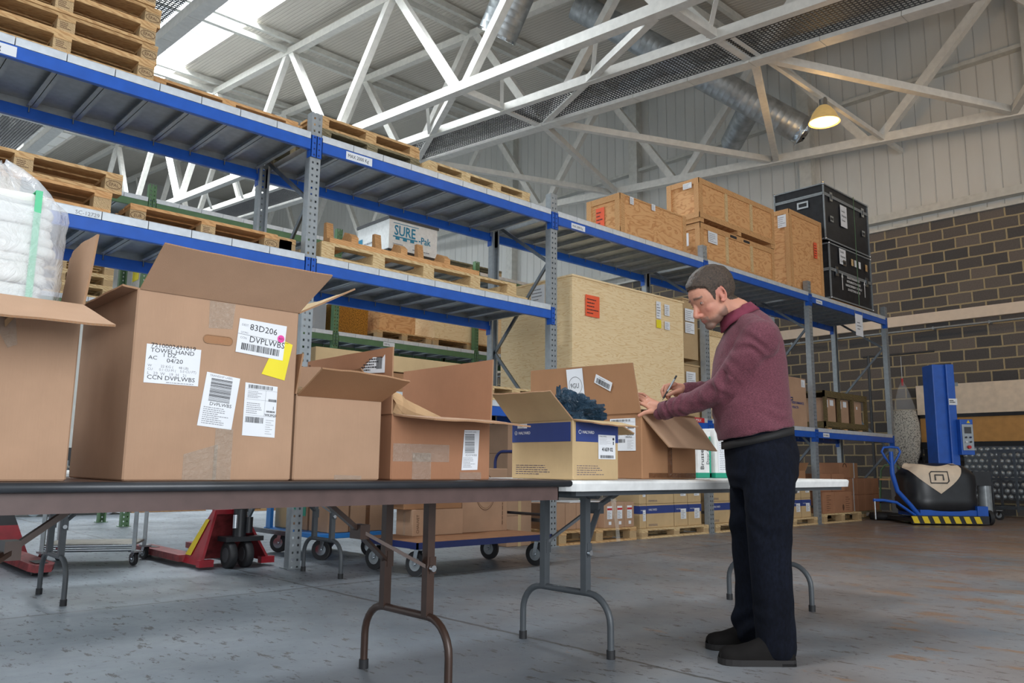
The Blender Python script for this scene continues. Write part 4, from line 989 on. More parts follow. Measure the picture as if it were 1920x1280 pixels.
def L7(a, M_, w, h):
    a.text('STERILE NITRILE', T_(M_, w*.06, h*.91), .0072, 'print_black', sx=.9); lines(a, T_(M_, w*.06, h*.6), w*.7, h*.26, 8, 'print_grey', 3, .2)
    a.cyl(M_ @ Vector((w*.88, h*.84, 0)), M_ @ Vector((w*.88, h*.84, .0004)), .006, 'print_black', 16); a.box(w*.85, h*.6, 0, w*.9, h*.74, .0004, 'print_black', M_)
    a.text('41659 02', T_(M_, w*.2, h*.33), .0215, 'print_black', sx=.88, bold=.0007); barcode(a, T_(M_, w*.1, h*.04), w*.78, h*.12, seed=21)
sheet(tE, OE, 'product_label', [(-.497, y-.001, .823), (-.386, y-.001, .823), (-.386, y-.001, .925), (-.497, y-.001, .925)], 'white_paper', L7)
a = MB(); lines(a, face_frame(Vector((-.653, -3.16, .755))-OE, (0, -1, 0), (0, 0, 1)), .22, .045, 5, 'print_navy', 5, .22); lines(a, face_frame(Vector((-.63, y, .755))-OE, (1, 0, 0), (0, 0, 1)), .2, .045, 5, 'print_navy', 7, .22); a.build('small_print', tE)
crumple('plastic_bag', 'crumpled dark blue plastic bag bulging out of the blue banded carton', 'bag', (-.47, -3.33, 1.005), (.115, .12, .085), 'bin_bag', 5, 40, .75, .9)
crumple('plastic_bag', 'twisted tip of dark blue plastic sticking up at the left of the crumpled bag', 'bag', (-.56, -3.33, 1.06), (.035, .04, .06), 'bin_bag', 8, 30, .9, .9)
# F : carton the man writes on
tF, OF = openbox('large open carton the man leans on, lid flap raised with a 9GU card', -.07, .367, -3.4, -2.66, .7365, 1.045,
   [((-.07, -2.66, 1.045), (-.07, -3.4, 1.045), (-.095, -3.375, 1.283), (-.095, -2.68, 1.300), .004, 'cardboard_brown', 'cardboard_brown'),
    ((-.07, -3.4, 1.04), (.367, -3.4, 1.04), (.384, -3.515, .876), (-.013, -3.515, .885), -.003, 'cardboard', 'cardboard'),
    ((.367, -3.4, 1.045), (.367, -2.66, 1.045), (-.05, -2.68, 1.06), (-.05, -3.38, 1.06), .0, 'cardboard')], 'cardboard_brown', 'cardboard_brown')
def ring9(a, M_, w, h):
    a.text('9GU', T_(M_, w*.18, h*.40), .036, 'print_black', sx=.85); c = [M_ @ Vector((w*.5+w*.4*math.cos(q), h*.48+w*.4*math.sin(q), 0)) for q in np.linspace(0, 2*PI, 32, endpoint=False)]; a.tube(c, .0009, 'print_black', 4, True)
xx = -.098
sheet(tF, OF, 'round_mark_card', [(xx+.012, -2.95, 1.12), (xx+.012, -3.06, 1.12), (xx-.010, -3.06, 1.282), (xx-.010, -2.95, 1.282)], 'white_paper', ring9)
def bc(a, M_, w, h): barcode(a, T_(M_, w*.1, h*.12), w*.8, h*.55, seed=31); lines(a, T_(M_, w*.2, h*.75), w*.6, h*.15, 1, 'print_grey', 3)
sheet(tF, OF, 'barcode_label', [(xx+.001, -3.13, 1.205), (xx+.006, -3.23, 1.155), (xx-.002, -3.25, 1.195), (xx-.007, -3.15, 1.245)], 'white_paper', bc)
sheet(tF, OF, 'shipping_label', [(-.0715, -3.21, .868), (-.0715, -3.365, .868), (-.0715, -3.365, 1.022), (-.0715, -3.21, 1.022)], 'white_paper', L4)
a = MB(); a.slab([Vector(p)-OF for p in ((.02, -3.401, .74), (.10, -3.401, .74), (.10, -3.401, .95), (.02, -3.401, .95))][:4], .0006, 'brown_tape')
a = MB(); a.slab([Vector(p)-OF for p in ((.13, -3.401, .745), (.165, -3.401, .745), (.165, -3.401, .89), (.13, -3.401, .89))], .0006, 'brown_tape'); a.slab([Vector(p)-OF for p in ((-.02, -3.4005, .742), (.36, -3.4005, .742), (.36, -3.4005, .765), (-.02, -3.4005, .765))], .0006, 'brown_tape'); a.build('brown_tape', tF)
a = MB(); a.slab([(-.05, -3.33, 1.0685), (.14, -3.36, 1.0685), (.16, -3.10, 1.0685), (-.03, -3.07, 1.0685)], .001, 'white_paper'); lines(a, face_frame((-.02, -3.32, 1.0702), (1, 0, 0), (0, 1, 0)), .15, .2, 9, 'print_grey', 4, .2); tag(a.build('paper_form'), 'white paper form on the carton lid under the man\'s hands', 'paper')
# white and green cartons right of F
def gc(label, x0, x1, y0, z1, hand):
    t = thing('printed_carton', label, 'carton', (x0, y0, .7365)); w = x1-x0; h = z1-.7365
    a = MB(); a.box(0, 0, 0, w, .3, h, 'white_plastic'); a.box(-.001, -.001, 0, w+.001, .301, .03, 'teal_print'); a.box(w-.02, -.001, 0, w+.001, .01, h*.9, 'teal_print'); a.build('body', t, bevel=.003)
    a = MB(); Fz = lambda x_, z_: face_frame((x_, -.0025, z_), (1, 0, 0), (0, 0, 1))
    if hand:
        Mv = face_frame((w*.42, -.0025, .045), (0, 0, 1), (-1, 0, 0)); a.text('Brussels', Mv, .05, 'print_black', sx=.85); Mv = face_frame((w*.82, -.0025, .075), (0, 0, 1), (-1, 0, 0)); a.text('Door Attack', Mv, .036, 'print_black', sx=.8)
    else:
        a.box(w*.1, -.002, .035, w*.85, -.0012, h*.72, 'white_paper'); lines(a, Fz(w*.15, .045), w*.65, h*.6, 16, 'print_grey', 12, .3); a.cyl((w*.35, -.0012, h*.85), (w*.35, -.004, h*.85), .03, 'print_black', 20)
        a.text('Vitafix', Fz(w*.5, h*.83), .03, 'print_navy')
    a.build('printing', t); return t
gc('white and green carton with handwriting Brussels, between the open carton and the man', .80, .93, -3.12, 1.0, True)
gc('white and green printed carton close to the man\'s waist on the white table', .945, 1.22, -3.14, 1.02, False)

# bagged towels in A
t = thing('towel_bale', 'stack of folded white towels in a clear plastic bag, top left on the carton', 'towels', (-3.0, -3.44, 1.16))
rnd = random.Random(4); nl = 12
for k in range(nl):
    a = MB(); n = 26; vs = []; h = .31/nl; Lx, Ly = .42+rnd.uniform(-.008, .012), .34
    R_ = []
    for u_ in range(9):
        q = -PI/2+PI*u_/8; ring = []
        for i in range(n*2):
            s = i/(n*2)*2*PI; c_, s_ = math.cos(s), math.sin(s); e_ = .25
            px_ = Lx/2*(abs(c_)**e_)*(1 if c_ > 0 else -1); py_ = Ly/2*(abs(s_)**e_)*(1 if s_ > 0 else -1)
            wob = noise.noise(Vector((px_*11, py_*11, k*3.3)))*.011+noise.noise(Vector((px_*34, py_*34, k*5+u_*.5)))*.0035
            inset = .010*(1-math.cos(q))+.006*((k*7) % 3)
            ring.append((Lx/2+px_*(1-inset/.2)+wob*.4, Ly/2+py_*(1-inset/.2)+wob*.3, (k+.5)*h+h*.56*math.sin(q)+wob*.9))
        R_.append(ring)
    m_ = n*2; vs = sum(R_, []); fs = [(i*m_+j, i*m_+(j+1) % m_, (i+1)*m_+(j+1) % m_, (i+1)*m_+j) for i in range(8) for j in range(m_)]+[tuple(range(m_))[::-1], tuple(range(8*m_, 9*m_))]
    a.add(vs, fs, 'towel_white', True); a.build('towel', t)
a = MB(); a.box(.356, -.008, -.01, .372, -.005, .322, 'green_strap'); a.box(.356, -.006, .320, .372, .345, .322, 'green_strap'); a.build('packing_strap', t)
a = MB(); n = 48; vs = []; K = 16
for i in range(K+1):
    v_ = i/K
    for j in range(n):
        s = 2*PI*j/n; c_, s_ = math.cos(s), math.sin(s); e_ = .35
        shrink = 1 if v_ < .72 else 1-((v_-.72)/.28)**1.3*.93
        px_ = (.235)*(abs(c_)**e_)*(1 if c_ > 0 else -1)*shrink; py_ = (.19)*(abs(s_)**e_)*(1 if s_ > 0 else -1)*shrink
        wob = noise.noise(Vector((c_*2.2, s_*2.2, v_*5)))*.026+noise.noise(Vector((c_*6, s_*6, v_*12)))*.010
        z_ = v_*.34 if v_ < .72 else .245+(v_-.72)/.28*.17
        vs.append((.215+px_*(1+wob*2)+.10*max(0, v_-.72)/.28*.8, .17+py_*(1+wob*2), z_+wob*1.2+.02*v_))
fs = [(i*n+j, i*n+(j+1) % n, (i+1)*n+(j+1) % n, (i+1)*n+j) for i in range(K) for j in range(n)]
a.add(vs, fs, 'plastic_bag', True); a.build('plastic_bag', t)
# ================================================================== trolleys, pallet trucks, floor stock
def caster(parent, x, y, r, ztop, name='caster', rz=0.0, rim='galvanised', w=.03):
    a = MB(); a.M = Matrix.Translation((x, y, 0)) @ Matrix.Rotation(rz, 4, 'Z')
    a.tube([(-w/2, 0, r), (-w*.38, 0, r), (-w*.38, 0, r), (w*.38, 0, r), (w/2, 0, r)], [r*.9, r, r, r, r*.9], 'black_rubber', 24)
    a.cyl((-w/2-.003, 0, r), (w/2+.003, 0, r), r*.55, rim, 20); a.cyl((-w/2-.02, 0, r), (w/2+.02, 0, r), .012, 'chrome', 8)
    for s in (-1, 1): a.bar((s*(w/2+.01), .0, r), (s*(w/2+.01), -.02, ztop-.01), .004, .035, 'chrome', up=(0, 1, 0))
    a.box(-w/2-.02, -.05, ztop-.014, w/2+.02, .03, ztop, 'galvanised'); return a.build(name, parent)
# navy platform trolley
t = thing('platform_trolley', 'low platform trolley with brown deck and navy frame, behind the brown table legs', 'trolley', (.36, -1.08, 0))
a = MB(); a.box(.01, .01, .245, 1.35, .71, .252, 'plywood_deck'); a.build('deck', t)
a = MB(); a.box(0, 0, .205, 1.36, .012, .25, 'navy_paint'); a.box(0, .708, .205, 1.36, .72, .25, 'navy_paint'); a.box(0, 0, .205, .012, .72, .25, 'navy_paint'); a.box(1.348, 0, .205, 1.36, .72, .25, 'navy_paint'); a.box(.01, .01, .21, 1.35, .71, .24, 'navy_paint'); a.build('frame', t)
for (x, y) in ((.09, .13), (.09, .66), (1.25, .08), (1.25, .65)): caster(t, x, y, .09, .206, rz=.25)
a = MB(); 
for y in (.04, .68): a.bar((1.33, y, .25), (1.33, y, .45), .04, .03, 'navy_paint')
pts = [(1.33, .04, .45), (1.33, .04, .82)]+[(1.33, .04+.1*(1-math.cos(q)), .82+.1*math.sin(q)) for q in np.linspace(.2, PI/2, 6)]+[(1.33, .68-.1*(1-math.cos(q)), .82+.1*math.sin(q)) for q in np.linspace(PI/2, .2, 6)]+[(1.33, .68, .82), (1.33, .68, .45)]
a.tube(pts, .013, 'print_navy', 8); a.tube([(1.33, .04, .40), (1.33, .68, .40)], .012, 'black_paint', 8); a.build('push_handle', t)
def ring_print(a, w, d, h):
    for r, th in ((.145, .003), (.13, .0015), (.075, .003)):
        a.tube([(w*.5+r*.72*math.cos(q), -.002, h*.62+r*math.sin(q)) for q in np.linspace(0, 2*PI, 36, endpoint=False)], th*.7, 'print_brown', 4, True)
    lines(a, face_frame((w*.9, -.002, h*.1), (0, 0, 1), (-1, 0, 0)), .4, .02, 1, 'print_brown', 3)
carton('large carton printed with a ring shape, standing upright on the navy platform trolley', (1.14, -.62, .2525), (.50, .2, .52), mat='cardboard', extra=ring_print)
def side_print(a, w, d, h): a.text('CHAUVET', face_frame((.06, -.0025, h*.1), (0, 0, 1), (-1, 0, 0)), .035, 'print_brown', sx=.9)
carton('taped flat carton under the open one on the navy platform trolley', (.62, -.66, .2525), (.50, .22, .20), mat='cardboard', extra=side_print, tape='x', tapemat='clear_tape')
tt, OO = openbox('small opened carton with dark equipment inside on the navy platform trolley', .55, 1.12, -.64, -.44, .4535, .62, [((.55, -.64, .62), (1.12, -.64, .62), (1.1, -.74, .60), (.58, -.74, .59)), ((.55, -.44, .62), (.55, -.64, .62), (.48, -.64, .57), (.48, -.44, .57))], 'cardboard_brown')
a = MB(); a.box(.26, .02, .02, .5, .16, .22, 'black_paint'); a.cyl((.4, .018, .13), (.4, .01, .13), .03, 'chrome', 16); tag(a.build('amplifier', loc=tuple(OO)), 'black piece of equipment sticking out of the opened carton on the trolley', 'equipment')
# blue platform trolley
t = thing('platform_trolley', 'bright blue platform trolley loaded with cartons behind the second table leg', 'trolley', (.35, .26, 0))
a = MB(); a.box(0, 0, .18, .68, 1.0, .222, 'bright_blue_paint'); a.build('deck', t, bevel=.006)
for (x, y) in ((.1, .12), (.1, .88), (.58, .12), (.58, .88)): caster(t, x, y, .085, .181, rz=.6, rim='chrome', w=.045)
a = MB(); a.tube([(.02, .92, .2), (.02, .92, .85), (.02, .12, .85)], .016, 'bright_blue_paint', 8); a.box(0, .88, .2, .03, .96, .45, 'bright_blue_paint'); a.build('push_handle', t)
def hw(a, w, d, h): a.text('1/40 GM', face_frame((.03, -.003, h*.75), (1, 0, 0), (0, 0, 1)), .05, 'print_black'); a.text('DONE ET', face_frame((.03, -.003, h*.55), (1, 0, 0), (0, 0, 1)), .04, 'print_black')
carton('brown carton with handwriting on the blue trolley, beside the rack post', (.45, .30, .2235), (.20, .32, .42), extra=hw)
carton('large plain brown carton at the right end of the blue trolley', (.66, .29, .2235), (.34, .34, .5), mat='cardboard', tape='y')
def teal(a, w, d, h): a.box(-.003, .02, .12, -.001, d-.02, .24, 'teal_print'); a.text('HAPPINESS', face_frame((-.004, d-.03, .15), (0, -1, 0), (0, 0, 1)), .032, 'print_white')
carton('carton with a teal printed band on the blue trolley', (.45, .66, .2235), (.3, .26, .36), extra=teal)
carton('pale grey carton at the far end of the blue trolley', (.43, .95, .2235), (.3, .26, .4), mat='cardboard_pale')
# stack right of the trolley
for k, (h, nm) in enumerate(((.30, 'bottom'), (.30, 'second'), (.32, 'third'), (.30, 'top'))):
    z = [0, .301, .602, .923][k]
    def wr(a, w, d, h): a.text('NARR', face_frame((.06, -.003, h*.7), (1, 0, 0), (0, 0, 1)), .06, 'print_grey'); a.box(w*.42, -.003, h*.25, w*.7, -.001, h*.85, 'white_paper'); a.box(w*.5, -.005, h*.35, w*.62, -.003, h*.5, 'print_red')
    carton(nm+' carton of the taped stack inside the rack between the two tables', (2.44, .25, z), (.34, .5, h), tape='y' if k < 3 else None, tapemat='cardboard_pale', extra=wr if k == 3 else None)
# cartons on the lower shelf seen above the open cartons
carton('cream long flat carton lying on other cartons on the low shelf', (.12, .05, 1.60), (1.8, .55, .14), mat='cardboard_pale')
carton('brown carton under the left end of the cream flat carton', (.08, .06, DL), (.5, .6, .17)); carton('brown carton under the middle of the cream flat carton', (.62, .07, DL), (.6, .6, .17), mat='cardboard_brown'); carton('brown carton under the right end of the cream flat carton', (1.26, .06, DL), (.55, .6, .175))
pallet('short pale pallet on the low shelf between the cream flat carton and the second post', (1.95, .04, DL), L=.8, W=.7, H=.14, wood='pine_pale', stamp=False)
# steel trolley
t = thing('steel_trolley', 'small stainless steel shelf trolley on casters between the two pallet trucks', 'trolley', (-1.45, 1.21, 0), math.radians(-28))
a = MB(); a.box(0, 0, .15, .64, .45, .165, 'shelf_plate'); a.build('shelf', t); a = MB(); a.box(0, 0, .74, .64, .45, .755, 'shelf_plate'); a.build('shelf', t); a = MB()
a.tube([(0, 0, .12), (.64, 0, .12)], .012, 'chrome', 8); a.tube([(0, 0, .152), (.64, 0, .152)], .012, 'chrome', 8); a.tube([(0, .45, .15), (.64, .45, .15)], .012, 'chrome', 8); a.build('edge_rails', t)
for (x, y) in ((0, 0), (.64, 0), (0, .45), (.64, .45)):
    MB().bar((x, y, .1), (x, y, .8), .028, .028, 'galvanised').build('post', t); caster(t, x+.0, y+.02, .05, .115, rz=.7, w=.024)
# red pallet truck
t = thing('pallet_truck', 'red hand pallet truck with twin black wheels under the brown table', 'pallet truck', (-.30, .45, 0))
for x in (-.26, .19):
    a = MB(); q = [(x-.075, .2, .085), (x+.075, .2, .085), (x+.075, 1.22, .085), (x+.05, 1.3, .08), (x-.05, 1.3, .08), (x-.075, 1.22, .085)]
    a.slab(q, -.05, 'red_worn'); a.cyl((x-.05, 1.15, .04), (x+.05, 1.15, .04), .038, 'dark_grey', 14); a.box(x-.03, .9, .086, x+.03, 1.2, .088, 'dark_grey'); a.build('fork', t)
a = MB()
for xb, xt in ((-.30, -.17), (.27, .06)):
    e = .022 if xb < 0 else -.022
    a.hexa([(xb, -.12, .03), (xb+e, -.12, .03), (xb+e, .24, .03), (xb, .24, .03), (xt, -.04, .43), (xt+e, -.04, .43), (xt+e, .01, .43), (xt, .01, .43)], 'red_paint')
a.hexa([(-.28, .22, .04), (.25, .22, .04), (.25, .23, .04), (-.28, .23, .04), (-.16, -.01, .42), (.05, -.01, .42), (.05, .0, .42), (-.16, .0, .42)], 'red_worn')
a.box(-.17, -.05, .40, .06, .02, .435, 'red_paint'); a.box(-.31, -.14, .02, -.2, -.08, .07, 'red_paint'); a.box(.18, -.14, .02, .29, -.08, .07, 'red_paint'); a.build('frame', t)
a = MB(); a.slab([(-.287, .195, .09), (-.287, .09, .09), (-.199, -.01, .36), (-.199, .055, .36)], .001, 'hazard_yellow'); a.build('warning_sticker', t)
for x in (-.085, .045): a = MB(); a.tube([(x-.03, -.14, .1), (x-.024, -.14, .1), (x+.024, -.14, .1), (x+.03, -.14, .1)], [.09, .1, .1, .09], 'black_rubber', 28); a.cyl((x-.032, -.14, .1), (x+.032, -.14, .1), .055, 'dark_grey', 20); a.build('wheel', t)
a = MB(); a.box(-.14, -.2, .20, .16, -.04, .235, 'black_paint'); a.cyl((-.01, -.13, .2), (-.01, -.13, .44), .05, 'black_paint', 16); a.cyl((-.06, -.16, .3), (-.06, -.16, .40), .022, 'chrome', 12); a.cyl((.05, -.16, .26), (.05, -.16, .38), .03, 'black_paint', 12); a.box(-.05, -.16, .42, .04, -.1, .6, 'black_paint'); a.tube([(-.01, -.13, .55), (-.01, -.2, .95), (-.01, -.25, 1.15)], .018, 'black_paint', 10); a.build('pump_and_handle', t)
# second pallet truck
t = thing('pallet_truck', 'dark and red pallet truck at the far left, fork pointing at the viewer', 'pallet truck', (-1.56, 1.75, 0))
for x in (0, -.4):
    a = MB(); a.slab([(x-.08, .1, .085), (x-.08, -1.05, .085), (x-.05, -1.13, .08), (x+.05, -1.13, .08), (x+.08, -1.05, .085), (x+.08, .1, .085)], -.05, 'red_worn'); a.cyl((x-.05, -1.0, .04), (x+.05, -1.0, .04), .038, 'dark_grey', 14); a.box(x-.04, -1.05, .0865, x+.04, -.85, .088, 'dark_grey'); a.build('fork', t)
a = MB(); a.hexa([(-.9, 0, .05), (.14, 0, .05), (.14, .5, .05), (-.9, .5, .05), (-.9, .05, .28), (.06, .05, .28), (.06, .5, .28), (-.9, .5, .28)], 'red_paint'); a.build('base_cover', t)
a = MB(); a.hexa([(-.9, .05, .28), (.06, .05, .28), (.06, .5, .28), (-.9, .5, .28), (-.9, .1, .75), (-.12, .1, .75), (-.12, .5, .75), (-.9, .5, .75)], 'black_paint')
a.text('+10 TON', face_frame((-.32, .062, .38), (1, 0, 0), (0, .1, 1)), .07, 'hazard_yellow', sx=.8); a.text('TXT', face_frame((-.32, .055, .30), (1, 0, 0), (0, .1, 1)), .05, 'galvanised'); a.build('motor_cover', t)

# floor pallets inside the rack
pallet('pallet on the floor carrying the row of small cartons with red and white labels', (2.93, .0, 0), L=1.25, W=.8, wood='pine', stamp=False, seed=3)
def lab(a, w, d, h):
    a.box(w*.25, -.003, h*.35, w*.75, -.001, h*.86, 'white_paper'); a.box(w*.25, -.004, h*.70, w*.75, -.003, h*.78, 'print_red'); lines(a, face_frame((w*.28, -.004, h*.38), (1, 0, 0), (0, 0, 1)), w*.4, h*.28, 5, 'print_grey', 4); a.box(w*.4, -.003, h*.12, w*.65, -.001, h*.25, 'white_paper')
rowx = [2.98, 3.15, 3.32, 3.49, 3.66, 3.83, 4.0]
for k, x in enumerate(rowx):
    e = lab if k > 3 else None
    lb = ('small brown carton with white and red label on the floor pallet', 'plain small brown carton in the row on the floor pallet')[0 if k > 3 else 1]
    carton(lb, (x, .02 if k > 3 else .12, .1445), (.165, .42, .27), extra=e, group='labelled small cartons on the floor pallet' if k > 3 else 'plain small cartons on the floor pallet')
a = MB(); a.box(0, 0, 0, .5, .3, .008, 'white_paper'); tag(a.build('paper_sheet', loc=(3.3, .2, .4155)), 'white sheet of paper lying on the row of small brown cartons', 'paper')
def bandp(a, w, d, h):
    a.box(-.002, -.002, h*.60, w+.002, .0, h*.93, 'carton_navy'); a.box(-.002, 0, h*.60, 0, d, h*.93, 'carton_navy')
    a.text('HALYARD', face_frame((w*.12, -.003, h*.72), (1, 0, 0), (0, 0, 1)), .02, 'print_white'); a.text('HALYARD', face_frame((-.003, d*.92, h*.72), (0, -1, 0), (0, 0, 1)), .03, 'print_white')
    a.box(w*.45, -.004, h*.3, w*.85, -.002, h*.75, 'white_paper'); lines(a, face_frame((w*.48, -.005, h*.33), (1, 0, 0), (0, 0, 1)), w*.32, h*.36, 5, 'print_grey', 4)
def bandl(a, w, d, h):
    a.box(-.002, -.002, h*.60, w+.002, .0, h*.93, 'carton_navy'); a.text('HALYARD', face_frame((w*.06, -.003, h*.72), (1, 0, 0), (0, 0, 1)), .035, 'print_white'); lines(a, face_frame((w*.06, -.003, h*.08), (1, 0, 0), (0, 0, 1)), w*.5, h*.1, 2, 'print_navy', 3)
# pallets with blue banded cartons: (pallet x, carton xs, what)
def hal(px, L, xs, what, lay=2):
    pallet('pale pallet on the floor under '+what, (px, .0, 0), L=L, W=.85, H=.11, wood='pine_pale', stamp=False, seed=int(px))
    for j in range(lay):
        for (x, w, kind) in xs:
            carton(('blue banded carton in the lower layer of ' if j == 0 else 'blue banded carton in the upper layer of ')+what, (x, .06, .1105+j*.272), (w, .4, .27), mat='cardboard_pale', extra=bandp if kind == 'e' else bandl,
                   group='blue banded cartons, '+('lower' if j == 0 else 'upper')+' layer, '+what)
hal(4.28, 1.33, [(4.32, .12, 'e'), (4.45, .52, 'l'), (4.985, .27, 'e'), (5.27, .27, 'e')], 'the stack left of the third post')
hal(5.76, 1.2, [(5.78, .4, 'l'), (6.2, .27, 'e'), (6.5, .27, 'e')], 'the stack between table and man')
hal(7.1, 1.35, [(7.2, .3, 'e'), (7.52, .27, 'e'), (7.81, .27, 'e'), (8.10, .27, 'e')], 'the stack right of the man')
tt, OO = openbox('low open brown carton on top of the blue banded stack right of the man', 7.3, 8.33, .1, .5, .656, .78, [((8.33, .1, .78), (8.33, .5, .78), (8.44, .5, .9), (8.44, .1, .9))], 'cardboard_brown')
pallet('pale pallet on the floor under reddish cartons right of the fourth post', (8.65, .0, 0), L=1.28, W=.8, wood='pine_pale', stamp=False, seed=12)
def vp_(a, w, d, h): lines(a, face_frame((w*.6, -.003, h*.1), (1, 0, 0), (0, 0, 1)), w*.3, h*.7, 7, 'print_brown', 4, .2); a.ball((w*.45, -.002, h*.25), (.03, .002, .05), 'print_brown', 10, 6)
carton('narrow reddish carton at the left on the pale pallet right of the fourth post', (8.67, .02, .1445), (.40, .5, .32), mat='cardboard_red', extra=lambda a, w, d, h: lines(a, face_frame((w*.3, -.003, h*.1), (1, 0, 0), (0, 0, 1)), w*.4, h*.8, 8, 'print_brown', 6, .2))
carton('wide reddish carton with print at the right on the pale pallet', (9.08, .02, .1445), (.58, .5, .32), mat='cardboard_red', extra=vp_)
for k in range(2): carton(('left', 'right')[k]+' small reddish carton behind the end of the white table top', (8.72+k*.46, .1, .4655), (.42, .35, .27), mat='cardboard_red')
pallet('dark pallet on the floor under the strapped carton wall at the rack end', (9.95, .25, 0), L=1.35, W=.8, wood='pine_grey', stamp=False, seed=15, H=.12)
for j in range(2):
    for k in range(5):
        carton(('lower' if j == 0 else 'upper')+' row carton of the strapped carton wall near the blank block wall', (9.88+k*.286, .28, .1205+j*.272), (.28, .5, .27), mat='cardboard_red', group=('lower' if j == 0 else 'upper')+' row of the strapped carton wall', tape='y' if k == 1 else None, tapemat='white_film')
carton('reddish carton with an arch print on top of the strapped carton wall', (9.88, .3, .6655), (.36, .45, .25), mat='cardboard_red', extra=lambda a, w, d, h: a.tube([(w*.5+.06*math.cos(q), -.003, h*.72+.06*math.sin(q)) for q in np.linspace(0, PI, 12)], .008, 'print_brown', 5))
carton('orange brown carton with white strap beside the arch printed one', (10.25, .3, .6655), (.3, .45, .25), mat='cardboard_brown', tape='y', tapemat='white_film')
a = MB(); a.lathe([(.11, 0), (.24, .01), (.26, .06), (.24, .11), (.11, .12)], 'black_rubber', 24); tag(a.build('tyre', loc=(10.55, -.12, .001)), 'black tyre lying on the floor before the strapped carton wall', 'tyre')

# far back floor, seen under the tables
for k, (x, y) in enumerate(((1.35, 7.9), (2.75, 7.4), (-1.6, 9.2))):
    pallet(('stacked pallet far behind on the floor, left of the red pallet truck', 'pallet far behind on the floor above the red pallet truck', 'pallet far behind on the floor at the left')[k], (x, y, 0), L=1.2, H=.2, wood='pine_orange', stamp=False)
a = MB(); a.box(0, 0, .1, 1.5, .8, 1.0, 'dark_grey'); a.cyl((.2, 0, .1), (.2, .08, .1), .1, 'chrome', 16); a.cyl((1.2, 0, .1), (1.2, .08, .1), .1, 'chrome', 16); tag(a.build('machine', loc=(-.3, 7.6, 0)), 'dark wheeled machine far behind on the floor at the left', 'machine')

# ================================================================== pallet wrapping machine
RZ = math.atan2(-.6803, .7329)
t = thing('wrapping_machine', 'blue, black and cream mobile stretch wrapping machine with tall blue mast', 'wrapping machine', (10.35, -.98, 0), RZ)
a = MB(); ns = 40
prof = [(0, .22, .50, .30), (.06, .22, .52, .33), (.3, .22, .54, .36), (.42, .36, .54, .36), (.5, .4, .53, .35), (.62, .6, .50, .34), (.74, .8, .43, .30), (.84, .9, .33, .22), (.9, .95, .18, .12)]
R_ = []
SZ = [.18, .22, .38, .41, .60, .74, .84, .90, .92]; SX = [.50, .535, .55, .53, .545, .535, .49, .42, .30]; SY = [.38, .42, .43, .42, .42, .40, .35, .28, .18]
for (z_, rx, ry) in zip(SZ, SX, SY):
    R_.append([(rx*math.copysign(abs(math.cos(q))**.62, math.cos(q)), ry*math.copysign(abs(math.sin(q))**.62, math.sin(q)), z_-(.05*abs(math.cos(q))**2 if z_ > .8 else 0)) for q in np.linspace(0, 2*PI, ns, endpoint=False)])
vs = sum(R_, []); fs = [(i*ns+j, i*ns+(j+1) % ns, (i+1)*ns+(j+1) % ns, (i+1)*ns+j) for i in range(len(R_)-1) for j in range(ns)]+[tuple(range(ns))[::-1], tuple(range((len(R_)-1)*ns, len(R_)*ns))]
a.add(vs, fs, 'black_paint', True); a.build('body_shell', t)
# cream front panel following the shell
def shell(x, z):
    RX_ = np.interp(z, SZ, SX); RY_ = np.interp(z, SZ, SY); c = min(1, abs(x)/RX_)**(1/.62); s = math.sqrt(max(0, 1-c*c)); return -RY_*s**.62-.008
a = MB(); vs = []; fs = []; nu, nv = 18, 12
for j in range(nv+1):
    v = j/nv; z = .46+.46*v; half = .37*math.sin(min(1, v*1.12)*PI/2)**1.0*(1 if v < .88 else 1-.12*(v-.88)/.12)
    for i in range(nu+1):
        u = -1+2*i/nu; x_ = -.13+u*half; zz_ = min(z, .915)-(.045*math.cos(u*PI/2)**2*(v-.8)/.2 if v > .8 else 0); vs.append((x_, shell(x_, zz_), zz_))
fs = [(j*(nu+1)+i, j*(nu+1)+i+1, (j+1)*(nu+1)+i+1, (j+1)*(nu+1)+i) for j in range(nv) for i in range(nu)]
a.add(vs, fs, 'cream_panel', True); a.build('front_panel', t)
a = MB(); 
def P3(x, z): return (x, shell(x, z)-.012, z)
fr = [P3(-.27, .62), P3(-.03, .62), P3(.0, .65), P3(.0, .79), P3(-.24, .79), P3(-.27, .76)]
a.tube(fr, .009, 'dark_grey', 6, True); a.tube([P3(-.2, .66), P3(-.2, .74), P3(-.08, .74), P3(-.08, .66)], .011, 'dark_grey', 6); a.build('emblem', t)
a = MB(); a.box(.10, .02, .2, .44, .34, 2.48, 'blue_paint'); a.box(.29, -.03, .85, .42, .03, 2.48, 'blue_paint'); a.build('mast', t, bevel=.012)
a = MB(); a.box(.30, -.038, 1.83, .43, -.031, 1.93, 'white_paper'); lines(a, face_frame((.31, -.04, 1.86), (1, 0, 0), (0, 0, 1)), .1, .05, 2, 'print_black', 4, .6); a.build('name_plate', t)
a = MB(); a.M = Matrix.Translation((.11, 0, 0)); a.box(.28, -.14, 1.05, .48, .06, 1.60, 'blue_paint'); a.build('control_box', t, bevel=.006)
a = MB(); a.M = Matrix.Translation((.11, 0, 0)); a.box(.30, -.15, 1.12, .47, -.14, 1.52, 'galvanised'); a.box(.335, -.155, 1.38, .44, -.15, 1.48, 'dark_grey')
for (x, z, mt) in ((.35, 1.32, 'black_paint'), (.42, 1.32, 'print_navy'), (.35, 1.25, 'white_paper'), (.42, 1.25, 'black_paint')): a.cyl((x, -.15, z), (x, -.17, z), .014, mt, 12)
